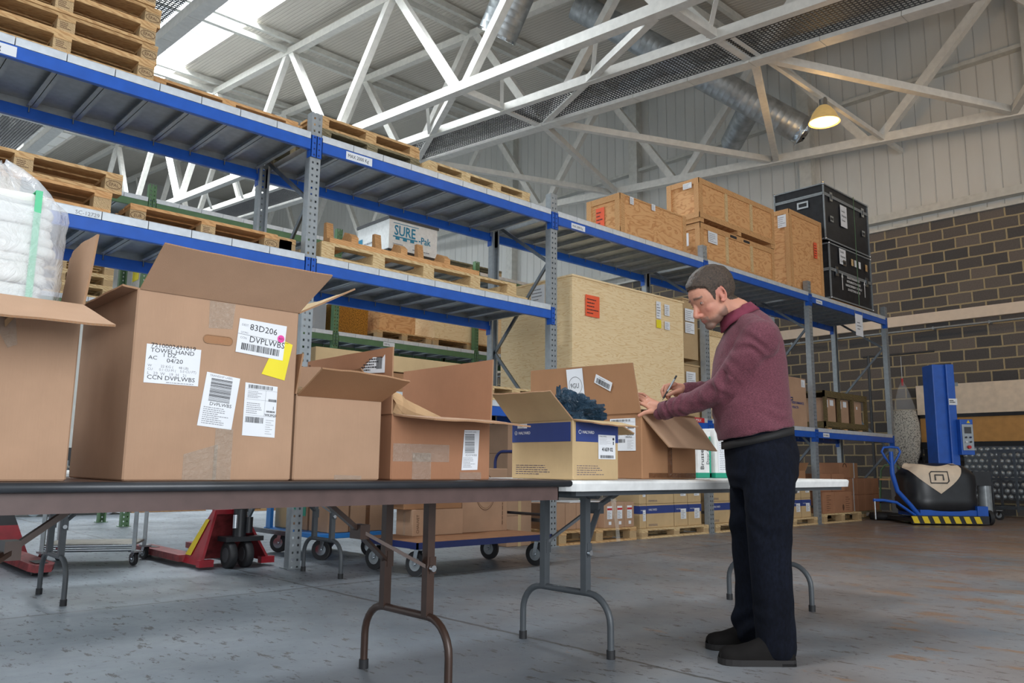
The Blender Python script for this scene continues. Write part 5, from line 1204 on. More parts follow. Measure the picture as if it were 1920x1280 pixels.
a.cyl((.385, -.15, 1.17), (.385, -.185, 1.17), .026, 'print_red', 16); a.add([(.38, -.142, 1.54), (.44, -.142, 1.54), (.41, -.142, 1.59)], [(0, 1, 2)], 'hazard_yellow'); a.build('control_panel', t)
a = MB(); a.box(-.62, -.50, .02, .52, -.44, .14, 'black_paint')
for k in range(7): x = -.6+k*.155; a.slab([(x, -.503, .03), (x+.085, -.503, .03), (x+.045, -.503, .13), (x-.04, -.503, .13)], .002, 'hazard_yellow')
a.box(-.58, -.46, .04, .5, .4, .1, 'black_paint'); a.build('bumper', t)
a = MB(); a.box(-.45, -.40, .12, .45, .3, .22, 'blue_paint'); a.box(.40, -.42, .03, .56, -.2, .28, 'blue_paint'); a.build('chassis', t)
a = MB(); a.cyl((.60, -.3, .11), (.66, -.3, .11), .11, 'black_rubber', 24); a.cyl((.655, -.3, .11), (.665, -.3, .11), .075, 'galvanised', 20); a.build('wheel', t)
a = MB(); a.tube([(-.45, -.42, .10), (-.62, -.44, .3), (-.80, -.45, .50), (-.86, -.45, .75), (-.86, -.45, 1.08)], [.035, .035, .035, .035, .03], 'blue_paint', 8)
a.tube([(-.86, -.45, .85), (-.96, -.45, 1.0), (-1.0, -.45, 1.08), (-.97, -.45, 1.14), (-.86, -.45, 1.15), (-.75, -.45, 1.14), (-.72, -.45, 1.08), (-.76, -.45, 1.0)], .018, 'blue_paint', 8, True); a.build('steering_handle', t)
a = MB(); a.tube([(-.55, -.44, .14), (-.85, -.5, .33), (-1.05, -.52, .36), (-1.2, -.52, .36)], .022, 'blue_paint', 8); a.tube([(-1.18, -.52, .38), (-1.18, -.52, .08)], .014, 'chrome', 8); a.build('sensing_arm', t)
a = MB(); a.cyl((.80, .05, .06), (.80, .05, .62), .095, 'glass_film', 28); a.cyl((.80, .05, .02), (.80, .05, .74), .035, 'kraft_paper', 16); a.build('film_roll', t)
a = MB(); a.box(.58, -.05, .58, .86, .12, .80, 'black_paint'); a.box(.56, .0, .1, .64, .1, .8, 'black_paint'); a.build('film_carriage', t)

# shelving with cream panels by the wall, bag, steel frame
t = thing('panel_shelf', 'black framed stand by the block wall holding long cream and tan panels', 'shelf', (13.25, -2.6, 0))
a = MB()
for y in (0, 2.86): a.box(-.05, y-.04, 0, 0, y+.04, 1.86, 'black_paint'); a.box(.3, y-.04, 0, .35, y+.04, 1.86, 'black_paint')
a.box(-.05, 0, 1.80, 0, 2.86, 1.86, 'black_paint'); a.box(-.05, 0, 1.22, .35, 2.86, 1.34, 'black_paint'); a.box(-.05, 0, 1.0, 0, 2.86, 1.06, 'black_paint'); a.build('frame', t)
a = MB(); a.box(-.02, .04, 1.345, .02, 2.82, 1.80, 'tan_panel'); a.build('tan_board', t)
a = MB(); a.box(-.03, -.2, 1.865, .3, 2.86, 2.43, 'cream_panel'); a.box(-.035, .6, 2.38, -.03, .66, 2.45, 'galvanised'); a.box(-.035, 2.1, 2.38, -.03, 2.16, 2.45, 'galvanised'); tag(a.build('panel_box', loc=(13.25, -2.6, 0), bevel=.03), 'long cream coloured panel box lying on top of the black stand by the wall', 'panel')
a = MB(); a.box(0, 0, 0, .03, 1.5, .95, 'galvanised_dark')
for i in range(9):
    for j in range(14): a.lathe([(.045, 0), (.04, .012), (.02, .028), (.001, .032)], 'galvanised', 8, Matrix.Translation((0, .06+j*.105+(i % 2)*.05, .06+i*.104)) @ Matrix.Rotation(-PI/2, 4, 'Y'))
tag(a.build('dimpled_panel', loc=(13.1, -2.05, .30)), 'silver dimpled panel standing upright behind the wrapping machine', 'panel')
t = thing('steel_frame_trolley', 'tall thin steel frame trolley at the right edge in front of the dimpled panel', 'trolley', (12.2, -1.95, 0))
a = MB()
for y in (0, .35, .72): a.bar((0, y, .14), (0, y, 1.15), .035, .035, 'galvanised_dark')
for z in (.2, .68, 1.15): a.bar((0, 0, z), (0, .72, z), .03, .04, 'galvanised_dark'); a.bar((.5, 0, z), (.5, .72, z), .03, .04, 'galvanised_dark')
for y in (0, .72): a.bar((.5, y, .14), (.5, y, 1.15), .035, .035, 'galvanised_dark'); a.bar((0, y, .2), (.5, y, .2), .03, .03, 'galvanised_dark')
a.build('frame', t); 
for y in (.08, .64): caster(t, 0, y, .08, .165)
t = thing('waste_bag', 'clear bag of speckled white filler hanging beside the stand by the wall', 'bag', (13.0, .42, .85))
a = MB(); n = 24; vs = []; prof = [(0, .06), (.04, .15), (.3, .24), (.6, .25), (.85, .22), (1.1, .19), (1.3, .15), (1.5, .09), (1.66, .02)]
for (z, r) in prof:
    for i in range(n):
        q = 2*PI*i/n; rr_ = r*(1+.3*noise.noise(Vector((math.cos(q)*2, math.sin(q)*2, z*3)))); vs.append((math.cos(q)*rr_*.6, math.sin(q)*rr_, z))
K = len(prof)
m_, nt_, b_ = newmat('speckled'); v_ = coords(nt_); nt_.links.new(ramp(nt_, noisen(nt_, v_, 45, 3, .7), [(.42, (.08, .07, .06)), (.5, srgb(206, 198, 182))]), b_.inputs['Base Color']); b_.inputs['Roughness'].default_value = .8
a.add(vs[:6*n], [(i*n+j, i*n+(j+1) % n, (i+1)*n+(j+1) % n, (i+1)*n+j) for i in range(5) for j in range(n)]+[tuple(range(n))[::-1], tuple(range(5*n, 6*n))], 'speckled', True); a.build('filling', t)
a = MB(); a.add([(x*1.05, y*1.05, z) for x, y, z in vs], [(i*n+j, i*n+(j+1) % n, (i+1)*n+(j+1) % n, (i+1)*n+j) for i in range(K-1) for j in range(n)], 'clear_film', True); a.build('plastic_film', t)
a = MB(); a.tube([(0, 0, 1.58), (0, 0, 1.72)], .02, 'print_red', 8); a.tube([(0, 0, 1.7), (0, 0, 2.15)], .006, 'white_film', 6); a.build('hanging_cord', t)
a = MB(); a.tube([(0, 0, .0), (0, 0, 3.08)], .028, 'dark_grey', 8); a.tube([(0, .1, 3.05), (0, -1.25, 3.05)], .022, 'dark_grey', 8)
tag(a.build('hook_stand', loc=(13.0, 1.05, 0)), 'thin dark pole with a crossbar standing by the block wall behind the rack end', 'stand')
t = thing('folding_ladder', 'green tubular step stand by the wall behind the blue steering handle', 'steps', (12.4, .25, 0))
a = MB(); a.tube([(0, 0, 0), (0, .06, .8), (0, .14, .9), (0, .35, .9), (0, .43, .8), (0, .5, 0)], .018, 'green_paint', 8); a.tube([(.3, 0, 0), (.02, .2, .85)], .018, 'green_paint', 8); a.box(-.05, .02, .62, .25, .45, .65, 'pine_orange'); a.build('frame', t)
# ================================================================== the man
def W(px, py, D): return ondepth(px, py, D)
fwd = -RT; lft = -FW
def melt(name, mb, voxel, smooth=4, parent=None, matname=None, fac=.5):
    """join the overlapping shapes into one continuous skin"""
    o = mb.build(name); 
    r = o.modifiers.new('r', 'REMESH'); r.mode = 'VOXEL'; r.voxel_size = voxel
    s = o.modifiers.new('s', 'SMOOTH'); s.factor = fac; s.iterations = smooth
    dg = bpy.context.evaluated_depsgraph_get(); me = bpy.data.meshes.new_from_object(o.evaluated_get(dg)); 
    bpy.data.objects.remove(o)
    me.materials.clear(); me.materials.append(MATS[matname]); me.name = name
    me.polygons.foreach_set('use_smooth', [True]*len(me.polygons)); me.polygons.foreach_set('material_index', [0]*len(me.polygons))
    n = bpy.data.objects.new(name, me); COL.objects.link(n)
    if parent: n.parent = parent
    return n
def cap(mb, p, q, r0, r1, n=16):   # tapered limb piece with round ends
    p = Vector(p); q = Vector(q); mb.tube([p, p.lerp(q, .5), q], [r0, (r0+r1)/2, r1], 'skin', n); mb.ball(p, r0, 'skin', n, 8); mb.ball(q, r1, 'skin', n, 8)
def chain(mb, pts, rs, n=14):
    for i in range(len(pts)-1): cap(mb, pts[i], pts[i+1], rs[i], rs[i+1], n)
def loft(mb, rings, n=28, e=1.0):   # ring = centre, vector a, vector b
    vs = []
    for (c, a, b_) in rings:
        for i in range(n):
            q = 2*PI*i/n; ca, sa = math.cos(q), math.sin(q); vs.append(Vector(c)+a*(abs(ca)**e*math.copysign(1, ca))+b_*(abs(sa)**e*math.copysign(1, sa)))
    K = len(rings); mb.add(vs, [(i*n+j, i*n+(j+1) % n, (i+1)*n+(j+1) % n, (i+1)*n+j) for i in range(K-1) for j in range(n)]+[tuple(range(n))[::-1], tuple(range((K-1)*n, K*n))], 'skin', True)

m, nt, b = newmat('skin'); at = N(nt, 'ShaderNodeVertexColor', layer_name='tone'); nt.links.new(at.outputs[0], b.inputs['Base Color'])
b.inputs['Roughness'].default_value = .6; b.inputs['Subsurface Weight'].default_value = .12; b.inputs['Subsurface Radius'].default_value = (.012, .005, .003); b.inputs['Subsurface Scale'].default_value = 1.0
bump(nt, b, noisen(nt, coords(nt), 220, 3), .12, .002)
m, nt, b = newmat('shirt'); v = coords(nt, (1, 1, 3)); c = ramp(nt, noisen(nt, v, 150, 3, .7), [(.35, srgb(76, 34, 44)), (.65, srgb(116, 62, 74))])
nt.links.new(c, b.inputs['Base Color']); b.inputs['Roughness'].default_value = .9; b.inputs['Sheen Weight'].default_value = .08; bump(nt, b, noisen(nt, coords(nt), 400, 2), .2, .002)
plain('shirt_collar', srgb(112, 40, 60), .85, 0, .06, 60)
m, nt, b = newmat('denim'); c = ramp(nt, noisen(nt, coords(nt, (1, 1, .5)), 90, 4, .7), [(.3, srgb(11, 13, 20)), (.7, srgb(20, 24, 36))]); c = mix(nt, .5, c, ramp(nt, noisen(nt, coords(nt), 5, 3), [(.35, (.35, .35, .35)), (.7, (1.4, 1.4, 1.4))]), 'MULTIPLY')
nt.links.new(c, b.inputs['Base Color']); b.inputs['Roughness'].default_value = .95; b.inputs['Specular IOR Level'].default_value = .15; bump(nt, b, noisen(nt, coords(nt), 500, 2), .2, .001)
m, nt, b = newmat('hair'); v = coords(nt, (1, 1, 1)); c = ramp(nt, noisen(nt, v, 130, 4, .7), [(.35, srgb(34, 26, 20)), (.7, srgb(88, 70, 56))]); nt.links.new(c, b.inputs['Base Color']); b.inputs['Roughness'].default_value = .55; bump(nt, b, noisen(nt, v, 260, 3, .7), .9, .004)
plain('eye_white', (.55, .52, .48), .2); plain('iris', srgb(60, 66, 60), .2); plain('shoe_leather', srgb(16, 13, 12), .8, 0, .1, 20, .2, spec=.2); plain('shoe_sole', srgb(24, 20, 20), .7); plain('belt_leather', srgb(20, 18, 18), .7)

gp = Vector((.08, -3.83, 0))
man = thing('person', 'person in burgundy shirt, dark jeans and black shoes writing with a pen', 'person', tuple(gp))
MO = Matrix.Translation(-gp)
def LB(): m_ = MB(); m_.M = MO.copy(); return m_

# head frame
pit = math.radians(30); yaw = math.radians(17)
hx = (fwd*math.cos(yaw)+lft*math.sin(yaw)); hy = Vector((0, 0, 1)).cross(hx); hz = Vector((0, 0, 1))
hX = hx*math.cos(pit)-hz*math.sin(pit); hZ = hz*math.cos(pit)+hx*math.sin(pit); hY = hy
HC = W(1333, 556, 3.57)
def H(x, y, z): return HC+hX*x+hY*y+hZ*z
HM = Matrix((hX, hY, hZ)).transposed().to_4x4(); HM.translation = HC
bd = LB()
def hb(x, y, z, rx, ry, rz_, rot=0):
    m_ = MATS and bd; M_ = MO @ HM @ Matrix.Translation((x, y, z)) @ Matrix.Rotation(rot, 4, 'Y')
    old = bd.M; bd.M = M_; bd.ball((0, 0, 0), (rx, ry, rz_), 'skin', 24, 16); bd.M = old
hb(-.022, 0, .030, .114, .080, .098)       # skull
hb(.022, 0, .018, .078, .070, .085)        # forehead, brow
hb(.028, 0, -.040, .066, .063, .080)       # face
hb(.040, 0, -.078, .050, .053, .044)       # jaw
hb(.070, 0, -.111, .026, .028, .021)       # chin
hb(.078, 0, -.075, .020, .030, .022)       # muzzle
for s in (-1, 1):
    hb(.046, s*.032, -.036, .036, .029, .034)   # cheeks
    hb(.006, s*.046, -.066, .040, .020, .036)   # jaw angle
    hb(.082, s*.026, .024, .014, .026, .0085)   # brow ridge
    hb(.098, s*.011, -.052, .012, .008, .009)   # nostril wings
    hb(.064, s*.036, .000, .016, .020, .014)   # eye lids
chain(bd, [H(.086, 0, .012), H(.102, 0, -.018), H(.118, 0, -.044)], [.009, .0105, .0125])
chain(bd, [H(.118, 0, -.046), H(.098, 0, -.056)], [.010, .009])
chain(bd, [H(.086, -.020, -.078), H(.097, 0, -.076), H(.086, .020, -.078)], [.005, .0075, .005])
chain(bd, [H(.082, -.018, -.087), H(.092, 0, -.089), H(.082, .018, -.087)], [.005, .0078, .005])
chain(bd, [H(.078, .024, -.082), H(.070, .034, -.072)], [.006, .006])
for s in (-1, 1):   # ears
    pts = [H(-.004+.017*math.cos(q)-.006*math.sin(q), s*(.079+.010*math.cos(q+2.6)), -.006+.031*math.sin(q)) for q in np.linspace(.75, 5.5, 12)]
    bd.M = MO.copy(); bd.tube(pts, .0048, 'skin', 8); hb(-.004, s*.076, -.014, .012, .007, .018); hb(.003, s*.077, -.034, .008, .006, .010)
# neck, trunk, limbs under the clothes
bd.M = MO.copy()
neck0 = H(-.030, 0, -.055); NB = W(1398, 598, 3.58)
cap(bd, neck0, W(1384, 586, 3.58), .060, .064, 20); cap(bd, W(1384, 586, 3.58), W(1402, 618, 3.58), .064, .085, 20)
SL = W(1424, 632, 3.40); EL = W(1356, 728, 3.50); WL = W(1245, 769, 3.735)
SR = W(1398, 622, 3.77); ER = W(1372, 722, 3.92); WR = W(1288, 733, 3.93)
loft(bd, [(W(1402, 640, 3.58), fwd*.10, lft*.17), (W(1404, 700, 3.58), fwd*.12, lft*.15), (W(1410, 780, 3.58), fwd*.10, lft*.13), (W(1424, 840, 3.58), fwd*.10, lft*.13)])
chain(bd, [SL, EL, WL], [.050, .040, .027]); chain(bd, [SR, ER, WR], [.050, .040, .027])
chain(bd, [W(1430, 850, 3.48), W(1440, 1035, 3.45), W(1458, 1205, 3.46)], [.075, .05, .04]); chain(bd, [W(1418, 850, 3.68), W(1408, 1035, 3.70), W(1403, 1180, 3.72)], [.075, .05, .04])
# left hand, flat on the carton with the thumb over its edge
K = lambda x, y, D: W(x, y, D)
PL = K(1226, 763, 3.765)
chain(bd, [WL, K(1236, 764, 3.75), K(1222, 761, 3.775)], [.026, .026, .022])
chain(bd, [K(1236, 760, 3.77), K(1217, 752, 3.80)], [.018, .015]); chain(bd, [K(1234, 768, 3.74), K(1218, 765, 3.765)], [.018, .013]); chain(bd, [K(1232, 758, 3.79), K(1214, 748, 3.83)], [.016, .013])
chain(bd, [K(1218, 764, 3.765), K(1207, 758, 3.785), K(1199, 756, 3.80), K(1193, 759, 3.81)], [.0105, .0092, .0085, .0075])
chain(bd, [K(1215, 757, 3.79), K(1203, 749, 3.81), K(1193, 746, 3.83), K(1186, 749, 3.84)], [.0105, .0092, .0085, .0075])
chain(bd, [K(1214, 751, 3.81), K(1202, 743, 3.83), K(1192, 741, 3.85), K(1186, 744, 3.86)], [.0100, .0090, .0082, .0072])
chain(bd, [K(1216, 746, 3.83), K(1206, 739, 3.86), K(1197, 738, 3.88), K(1192, 741, 3.89)], [.0090, .0082, .0075, .0066])
chain(bd, [K(1232, 770, 3.745), K(1220, 771, 3.745), K(1209, 773, 3.75), K(1198, 779, 3.755)], [.015, .0115, .0098, .0085])
# right hand holding the pen
chain(bd, [WR, K(1278, 729, 3.92), K(1266, 725, 3.92)], [.026, .027, .022])
chain(bd, [K(1280, 736, 3.93), K(1268, 738, 3.94)], [.022, .017])
chain(bd, [K(1276, 732, 3.90), K(1264, 735, 3.89), K(1252, 741, 3.89)], [.0135, .0108, .0095])                      # thumb
chain(bd, [K(1265, 720, 3.90), K(1252, 722, 3.90), K(1248, 731, 3.90), K(1247, 741, 3.90)], [.0115, .0098, .0088, .0078])  # index
chain(bd, [K(1263, 721, 3.925), K(1246, 724, 3.925), K(1241, 733, 3.92), K(1244, 744, 3.91)], [.0112, .0096, .0088, .0078]) # middle
chain(bd, [K(1265, 725, 3.945), K(1249, 729, 3.95), K(1247, 740, 3.945), K(1254, 748, 3.93)], [.0105, .0092, .0085, .0075]) # ring
chain(bd, [K(1268, 731, 3.96), K(1256, 737, 3.965), K(1254, 746, 3.96), K(1262, 751, 3.945)], [.0096, .0085, .0078, .007]) # little
body = melt('body', bd, .0034, 3, man, 'skin')
me = body.data; nv = len(me.vertices); co = np.empty(nv*3, 'f'); me.vertices.foreach_get('co', co); co = co.reshape(-1, 3); no = np.empty(nv*3, 'f'); me.vertex_normals.foreach_get('vector', no) if hasattr(me, 'vertex_normals') else None; no = no.reshape(-1, 3)
wco = co+np.array(gp); rel = wco-np.array(HC); hl = np.stack([rel @ np.array(hX), rel @ np.array(hY), rel @ np.array(hZ)], 1)
base = np.array(srgb(190, 134, 110)); red = np.array(srgb(184, 104, 92)); stub = np.array(srgb(118, 92, 80)); dk = np.array(srgb(74, 56, 46))
tone = np.tile(base, (nv, 1))
def bl(mask, colr): 
    global tone; mask = np.clip(mask, 0, 1)[:, None]; tone = tone*(1-mask)+colr*mask
X_, Y_, Z_ = hl[:, 0], hl[:, 1], hl[:, 2]; onhead = (np.linalg.norm(hl, axis=1) < .17).astype(float); ay = np.abs(Y_)
g_ = lambda d, r: np.exp(-(d/r)**2)
bl(onhead*.35*g_(np.hypot(X_-.10, Z_+.045), .03), red); bl(onhead*.3*g_(np.hypot(ay-.045, Z_+.04), .02)*(X_ > .03), red)
bl(onhead*.5*(ay > .070)*(np.abs(X_+.004) < .03)*(np.abs(Z_+.01) < .04), red)
beard = onhead*np.clip((-.058-Z_+.35*(.02-np.minimum(X_, .06)))/.02, 0, 1)*(X_ > -.005)*np.clip((-.035-Z_)/.01, 0, 1)
bl(beard*.85, stub*.85); bl(onhead*.8*np.clip((-.062-Z_)/.006, 0, 1)*(X_ > .078)*(ay < .03), stub)
bl(onhead*.8*g_(np.hypot((Z_+.0825), (ay*.3)), .0065)*(X_ > .080)*(ay < .022), np.array(srgb(160, 84, 78)))
bl(onhead*.9*g_(Z_-.027-.10*(.028-ay)*(ay > .028), .0055)*(X_ > .06)*(ay > .012)*(ay < .052), dk)
for q in (.045, .055): bl(onhead*.25*g_(Z_-q, .0015)*(X_ > .075)*(ay < .04), red*.7)
ca = me.color_attributes.new('tone', 'FLOAT_COLOR', 'POINT'); ca.data.foreach_set('color', np.concatenate([tone, np.ones((nv, 1))], 1).astype('f').ravel())
for s in (-1, 1):
    e = LB(); c0 = H(.0745, s*.033, .000); e.ball(c0, .0128, 'eye_white', 16, 12); e.ball(c0+hX*.0074+hY*.0010-hZ*.0012, .0064, 'iris', 12, 8); e.build('eye', man)
    # lids
    l_ = LB(); 
    for (ph_, th_) in ((.62, .0042), (.95, .0046), (-.45, .0034), (-.8, .0042)):
        l_.tube([c0+(hX*math.cos(ph_)*math.cos(q)+hY*math.sin(q)*1.08+hZ*math.sin(ph_)*math.cos(q))*.0118 for q in np.linspace(-1.35, 1.35, 11)], [th_*k for k in (.5, .8, 1, 1, 1, 1, 1, 1, 1, .8, .5)], 'skin', 8)
    ld = l_.build('eyelid', man); c_ = ld.data.color_attributes.new('tone', 'FLOAT_COLOR', 'POINT'); c_.data.foreach_set('color', list((*srgb(172, 120, 100), 1))*len(ld.data.vertices))
# hair: the scalp region lifted off the head
def hairmask(x, y, z):
    ay = abs(y)
    line = np.interp(x, [-.14, -.085, -.040, -.022, -.010, .012, .026, .034, .045, .066, .085], [-.050, -.062, -.052, -.005, .026, .020, -.020, -.012, .046, .062, .070])
    t_ = (z-line)/.014
    return float(np.clip(t_, 0, 1))
hm = LB(); mask = np.zeros(nv)
sel = np.where((onhead > 0) & (Z_ > -.07) & (X_ > -.14))[0]
for i in sel:
    if abs(Y_[i]) > .0805 and -.035 < X_[i] < .02 and Z_[i] < .03: continue
    mask[i] = hairmask(X_[i], Y_[i], Z_[i])
keep = {}; hv = []; hf = []
for p in me.polygons:
    vs = list(p.vertices)
    if min(mask[i] for i in vs) <= .02: continue
    f_ = []
    for i in vs:
        if i not in keep:
            n_ = Vector(no[i]); l_ = Vector(hl[i].tolist()); top = float(np.clip((l_.z-.02)/.07, 0, 1))
            th = mask[i]*(.0025+.0100*top)*(1+.28*noise.noise(Vector((l_.x*40, l_.y*120, l_.z*40))))
            if l_.x > .055: th += .007*top*float(np.clip((l_.x-.055)/.03, 0, 1))
            keep[i] = len(hv); hv.append(tuple(Vector(co[i].tolist())+n_*th))
        f_.append(keep[i])
    hf.append(f_)
hmesh = MB(); hmesh.add(hv, hf, 'hair', True); hmesh.build('hair', man)

# shirt
sb = LB()
loft(sb, [(W(1417, 812, 3.58), fwd*.160+Vector((0, 0, -.036)), lft*.19), (W(1413, 795, 3.58), fwd*.164+Vector((0, 0, -.03)), lft*.19), (W(1407, 760, 3.58), fwd*.170+Vector((0, 0, -.01)), lft*.19), (W(1405, 720, 3.58), fwd*.166, lft*.19), (W(1405, 680, 3.58), fwd*.158, lft*.195), (W(1405, 648, 3.58), fwd*.143, lft*.19), (W(1406, 622, 3.58), fwd*.118+Vector((0, 0, -.01)), lft*.165), (W(1402, 602, 3.58), fwd*.088+Vector((0, 0, -.02)), lft*.115), (W(1393, 592, 3.58), fwd*.072+Vector((0, 0, -.028)), lft*.078)], 36)
cap(sb, W(1424, 640, 3.42), W(1415, 655, 3.50), .088, .09, 20); cap(sb, W(1404, 634, 3.74), W(1410, 650, 3.66), .084, .09, 20)
cap(sb, W(1405, 612, 3.50), SL, .06, .074, 20); cap(sb, W(1400, 610, 3.66), SR, .06, .07, 20)
chain(sb, [SL, W(1396, 676, 3.43), EL, W(1305, 752, 3.61), W(1244, 770, 3.733)], [.078, .070, .063, .052, .041], 20)
chain(sb, [SR, W(1385, 670, 3.86), ER, W(1330, 734, 3.93), W(1289, 733, 3.93)], [.076, .070, .064, .055, .044], 20)
sh = melt('shirt', sb, .006, 5, man, 'shirt')
def wrinkle(o, f):
    me = o.data; n = len(me.vertices); c = np.empty(n*3, 'f'); me.vertices.foreach_get('co', c); c = c.reshape(-1, 3); nn = np.array([v.normal[:] for v in me.vertices])
    d = np.array([f(Vector(p)+gp) for p in c.tolist()]); c = c+nn*d[:, None]; me.vertices.foreach_set('co', c.astype('f').ravel()); me.update()
def armdist(p, a, b_):
    ab = b_-a; t_ = max(0, min(1, (p-a).dot(ab)/ab.length_squared)); return (p-(a+ab*t_)).length, t_
CUFL = (W(1244, 770, 3.733)-W(1305, 752, 3.61)).normalized()
def fsh(p):
    d = .0035*noise.noise(p*7)+.002*noise.noise(p*16)
    for a, b_, kk in ((SL, EL, 1), (EL, WL, 1), (ER, WR, 1), (SR, ER, 1)):
        ds, t_ = armdist(p, a, b_)
        if ds < .10:
            al = (b_-a).normalized(); s_ = (p-a).dot(al)
            w_ = max(0, math.sin(PI*min(1, t_*1.05)))
            near = max(0, 1-abs(t_-(1 if a in (SL, SR) else 0))*2.2)
            d += (.0075*near+.003)*math.sin(s_*95+6*noise.noise(p*9))*noise.noise(p*6+Vector((3, 1, 2)))*2
            if a in (EL,) and t_ > .6: d += .010*math.sin(s_*120+5*noise.noise(p*12))*max(0, noise.noise(p*9)+.3)
    zz = p.z
    if zz < 1.16: d += .009*math.sin(zz*110+7*noise.noise(p*5))*max(0, 1-(zz-.96)/.14)*(noise.noise(p*4+Vector((5, 5, 5)))+.35)
    return d
wrinkle(sh, fsh)
# cuffs and seams, collar
cf = LB(); a0 = W(1244, 770, 3.733); cf.tube([a0-CUFL*.035, a0-CUFL*.03, a0+CUFL*.004, a0+CUFL*.006, a0+CUFL*.002], [.0425, .0435, .0435, .040, .034], 'shirt', 24, caps=False); cf.build('cuff', man)
d_ = (W(1289, 733, 3.93)-W(1330, 734, 3.93)).normalized(); a0 = W(1287, 733, 3.93); cf = LB(); cf.tube([a0-d_*.035, a0-d_*.03, a0+d_*.004, a0+d_*.006, a0+d_*.002], [.040, .0415, .0415, .038, .032], 'shirt', 24, caps=False); cf.build('cuff', man)
cl = LB(); n = 40; vs = []
cc = W(1386, 593, 3.58); ca_ = (W(1356, 609, 3.58)-W(1417, 581, 3.58)).normalized(); cu_ = Vector((0, 0, 1)); cu_ = (cu_-ca_*cu_.dot(ca_)).normalized()
for (rr_, hh, lift) in ((.083, .030, 0), (.088, .032, 0), (.104, .000, 0), (.112, -.014, 1), (.105, -.016, 0)):
    for i in range(n):
        q = 2*PI*(i+.0)/n; f_ = math.cos(q)
        tip = max(0, f_)**6
        vs.append(cc+ca_*(rr_*(.86)*f_+tip*.012)+lft*(rr_*.84*math.sin(q))+cu_*(hh-tip*(.022 if lift or hh < 0 else .012)+(.006 if f_ < 0 else 0)))
fs = [(i*n+j, i*n+(j+1) % n, (i+1)*n+(j+1) % n, (i+1)*n+j) for i in range(4) for j in range(n)]
cl.add(vs, fs, 'shirt_collar', True); cl.build('collar', man)

# trousers, belt
tb = LB()
U3_ = Vector((0, 0, 1))
loft(tb, [(W(1419, 808, 3.58), fwd*.146+U3_*-.034, lft*.165), (W(1423, 830, 3.58), fwd*.150+U3_*-.026, lft*.172), (W(1428, 855, 3.58), fwd*.156+U3_*-.01, lft*.182), (W(1428, 890, 3.58), fwd*.150, lft*.185), (W(1427, 915, 3.58), fwd*.13, lft*.16)], 36)
chain(tb, [W(1442, 865, 3.485), W(1443, 930, 3.465), W(1443, 990, 3.455), W(1444, 1045, 3.45), W(1448, 1110, 3.455), W(1453, 1170, 3.46), W(1457, 1212, 3.46)], [.112, .104, .095, .086, .083, .083, .083], 24)
chain(tb, [W(1418, 865, 3.66), W(1412, 930, 3.68), W(1409, 990, 3.695), W(1411, 1045, 3.70), W(1413, 1090, 3.70), W(1409, 1140, 3.71), W(1408, 1176, 3.715)], [.112, .102, .093, .086, .080, .078, .078], 24)
tr = melt('trousers', tb, .007, 6, man, 'denim')
def ftr(p):
    z = p.z; d = .0035*noise.noise(p*6)
    k = math.exp(-((z-.47)/.14)**2)*.005+math.exp(-((z-.12)/.10)**2)*.011+math.exp(-((z-.80)/.08)**2)*.004
    d += k*math.sin(z*48+p.x*14+14*noise.noise(p*3.5))*(.35+1.6*noise.noise(p*4+Vector((7, 0, 0))))+.004*noise.noise(Vector((p.x*14, p.y*14, p.z*2.5))); return d
wrinkle(tr, ftr)
bt = LB(); vs = []; n = 44
for (k_, hh) in ((-.004, .016), (.0035, .016), (.0035, -.016), (-.004, -.016)):
    for i in range(n):
        q = 2*PI*i/n; vs.append(W(1420, 821, 3.58)+(fwd*(.152+k_)+U3_*-.036)*math.cos(q)+lft*(.172+k_)*math.sin(q)+U3_*hh)
bt.add(vs, [(i*n+j, i*n+(j+1) % n, (i+1)*n+(j+1) % n, (i+1)*n+j) for i in range(3) for j in range(n)], 'belt_leather', True); bt.build('belt', man)
pk = LB()
for pts in ([(1445, 838), (1452, 905), (1478, 912), (1489, 880)], [(1372, 832), (1374, 850), (1388, 856)]):
    q_ = [W(x, y, 3.394 if x > 1400 else 3.42) for x, y in pts]; 
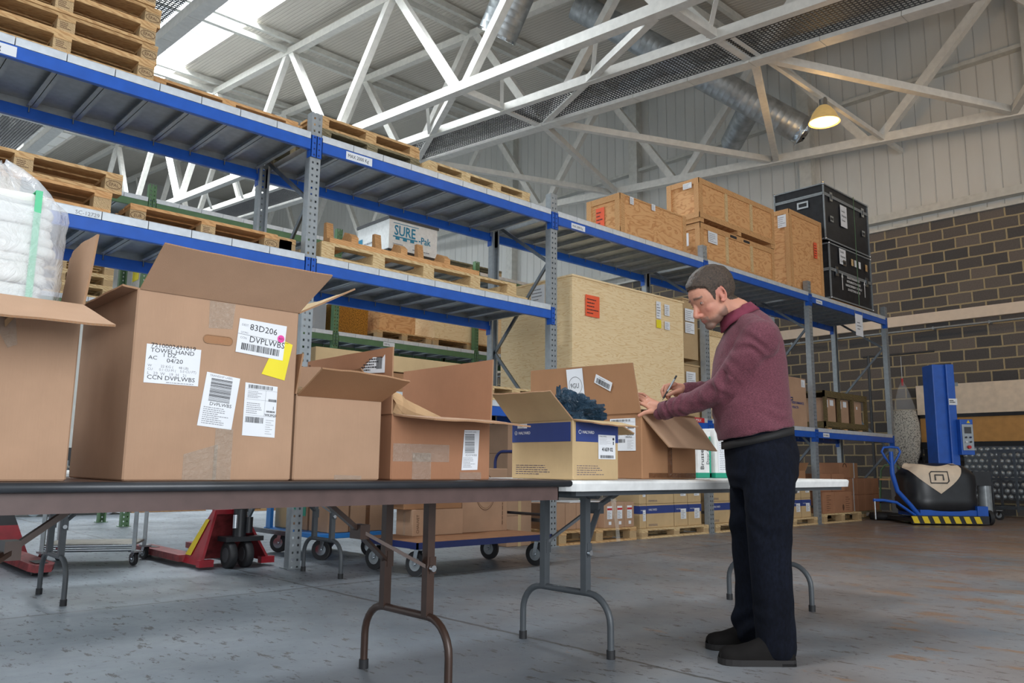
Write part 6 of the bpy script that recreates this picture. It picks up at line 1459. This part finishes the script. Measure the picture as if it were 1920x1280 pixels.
# shoes
def shoe(toe, heel, name='shoe'):
    d = (toe-heel); L = d.length; d.normalize(); s_ = Vector((-d.y, d.x, 0)); a = LB(); M_ = Matrix((d, s_, Vector((0, 0, 1)))).transposed().to_4x4(); M_.translation = heel
    a.M = MO @ M_; R_ = []
    secs = [(0, .030, .030), (.012, .036, .062), (.06, .040, .085), (.10, .041, .092), (.14, .043, .084), (.18, .048, .066), (.225, .051, .053), (.26, .048, .050), (.285, .040, .044), (.297, .028, .034), (L-.002, .014, .018)]
    n = 20; vs = []
    for (x, w_, h_) in secs:
        for i in range(n):
            q = PI*i/(n-1); vs.append((x, w_*math.cos(q), .020+h_*math.sin(q)**.8))
    K_ = len(secs); fs = [(i*n+j, i*n+j+1, (i+1)*n+j+1, (i+1)*n+j) for i in range(K_-1) for j in range(n-1)]+[tuple(range(n)), tuple(range((K_-1)*n, K_*n))[::-1]]
    a.add(vs, fs, 'shoe_leather', True); o = a.build(name, man)
    a = LB(); a.M = MO @ M_; out = [(x, w_+.005) for x, w_, h_ in secs]; pl = [(-.006, 0)]+[(x, y) for x, y in out]+[(L+.004, 0)]+[(x, -y) for x, y in out[::-1]]
    a.slab([(x, y, .001) for x, y in pl[::-1]], .024, 'shoe_sole'); a.slab([(x, y, .0) for x, y in pl[::-1] if x < .09], .012, 'shoe_sole'); so = a.build('sole', o); return o
zg = lambda x, y: on(x, y, 2, 0.0)
h1 = zg(1489, 1246); t1 = zg(1356, 1243); h2 = zg(1441, 1212); t2 = zg(1325, 1216)
print('shoe len', (t1-h1).length, (t2-h2).length)
t1 = h1+(t1-h1).normalized()*.305; h2 = t2+(h2-t2).normalized()*.305
shoe(t1, h1); shoe(t2, h2)
# pen
pn = MB(); p0_, p1_ = W(1242, 750, 3.895), W(1268.5, 704, 3.885); dd = (p1_-p0_)
pn.tube([p0_, p0_+dd*.06, p0_+dd*.09], [.001, .0022, .0042], 'chrome', 10); pn.tube([p0_+dd*.09, p0_+dd*.36], .0046, 'black_rubber', 12); pn.tube([p0_+dd*.36, p0_+dd*.86], .0046, 'galvanised', 12); pn.tube([p0_+dd*.86, p1_], [.0048, .0044], 'black_paint', 12); pn.bar(p0_+dd*.62+Vector((.004, 0, .004)), p0_+dd*.95+Vector((.004, 0, .004)), .002, .004, 'chrome')
tag(pn.build('pen'), 'black and silver pen in the man\'s writing hand', 'pen')
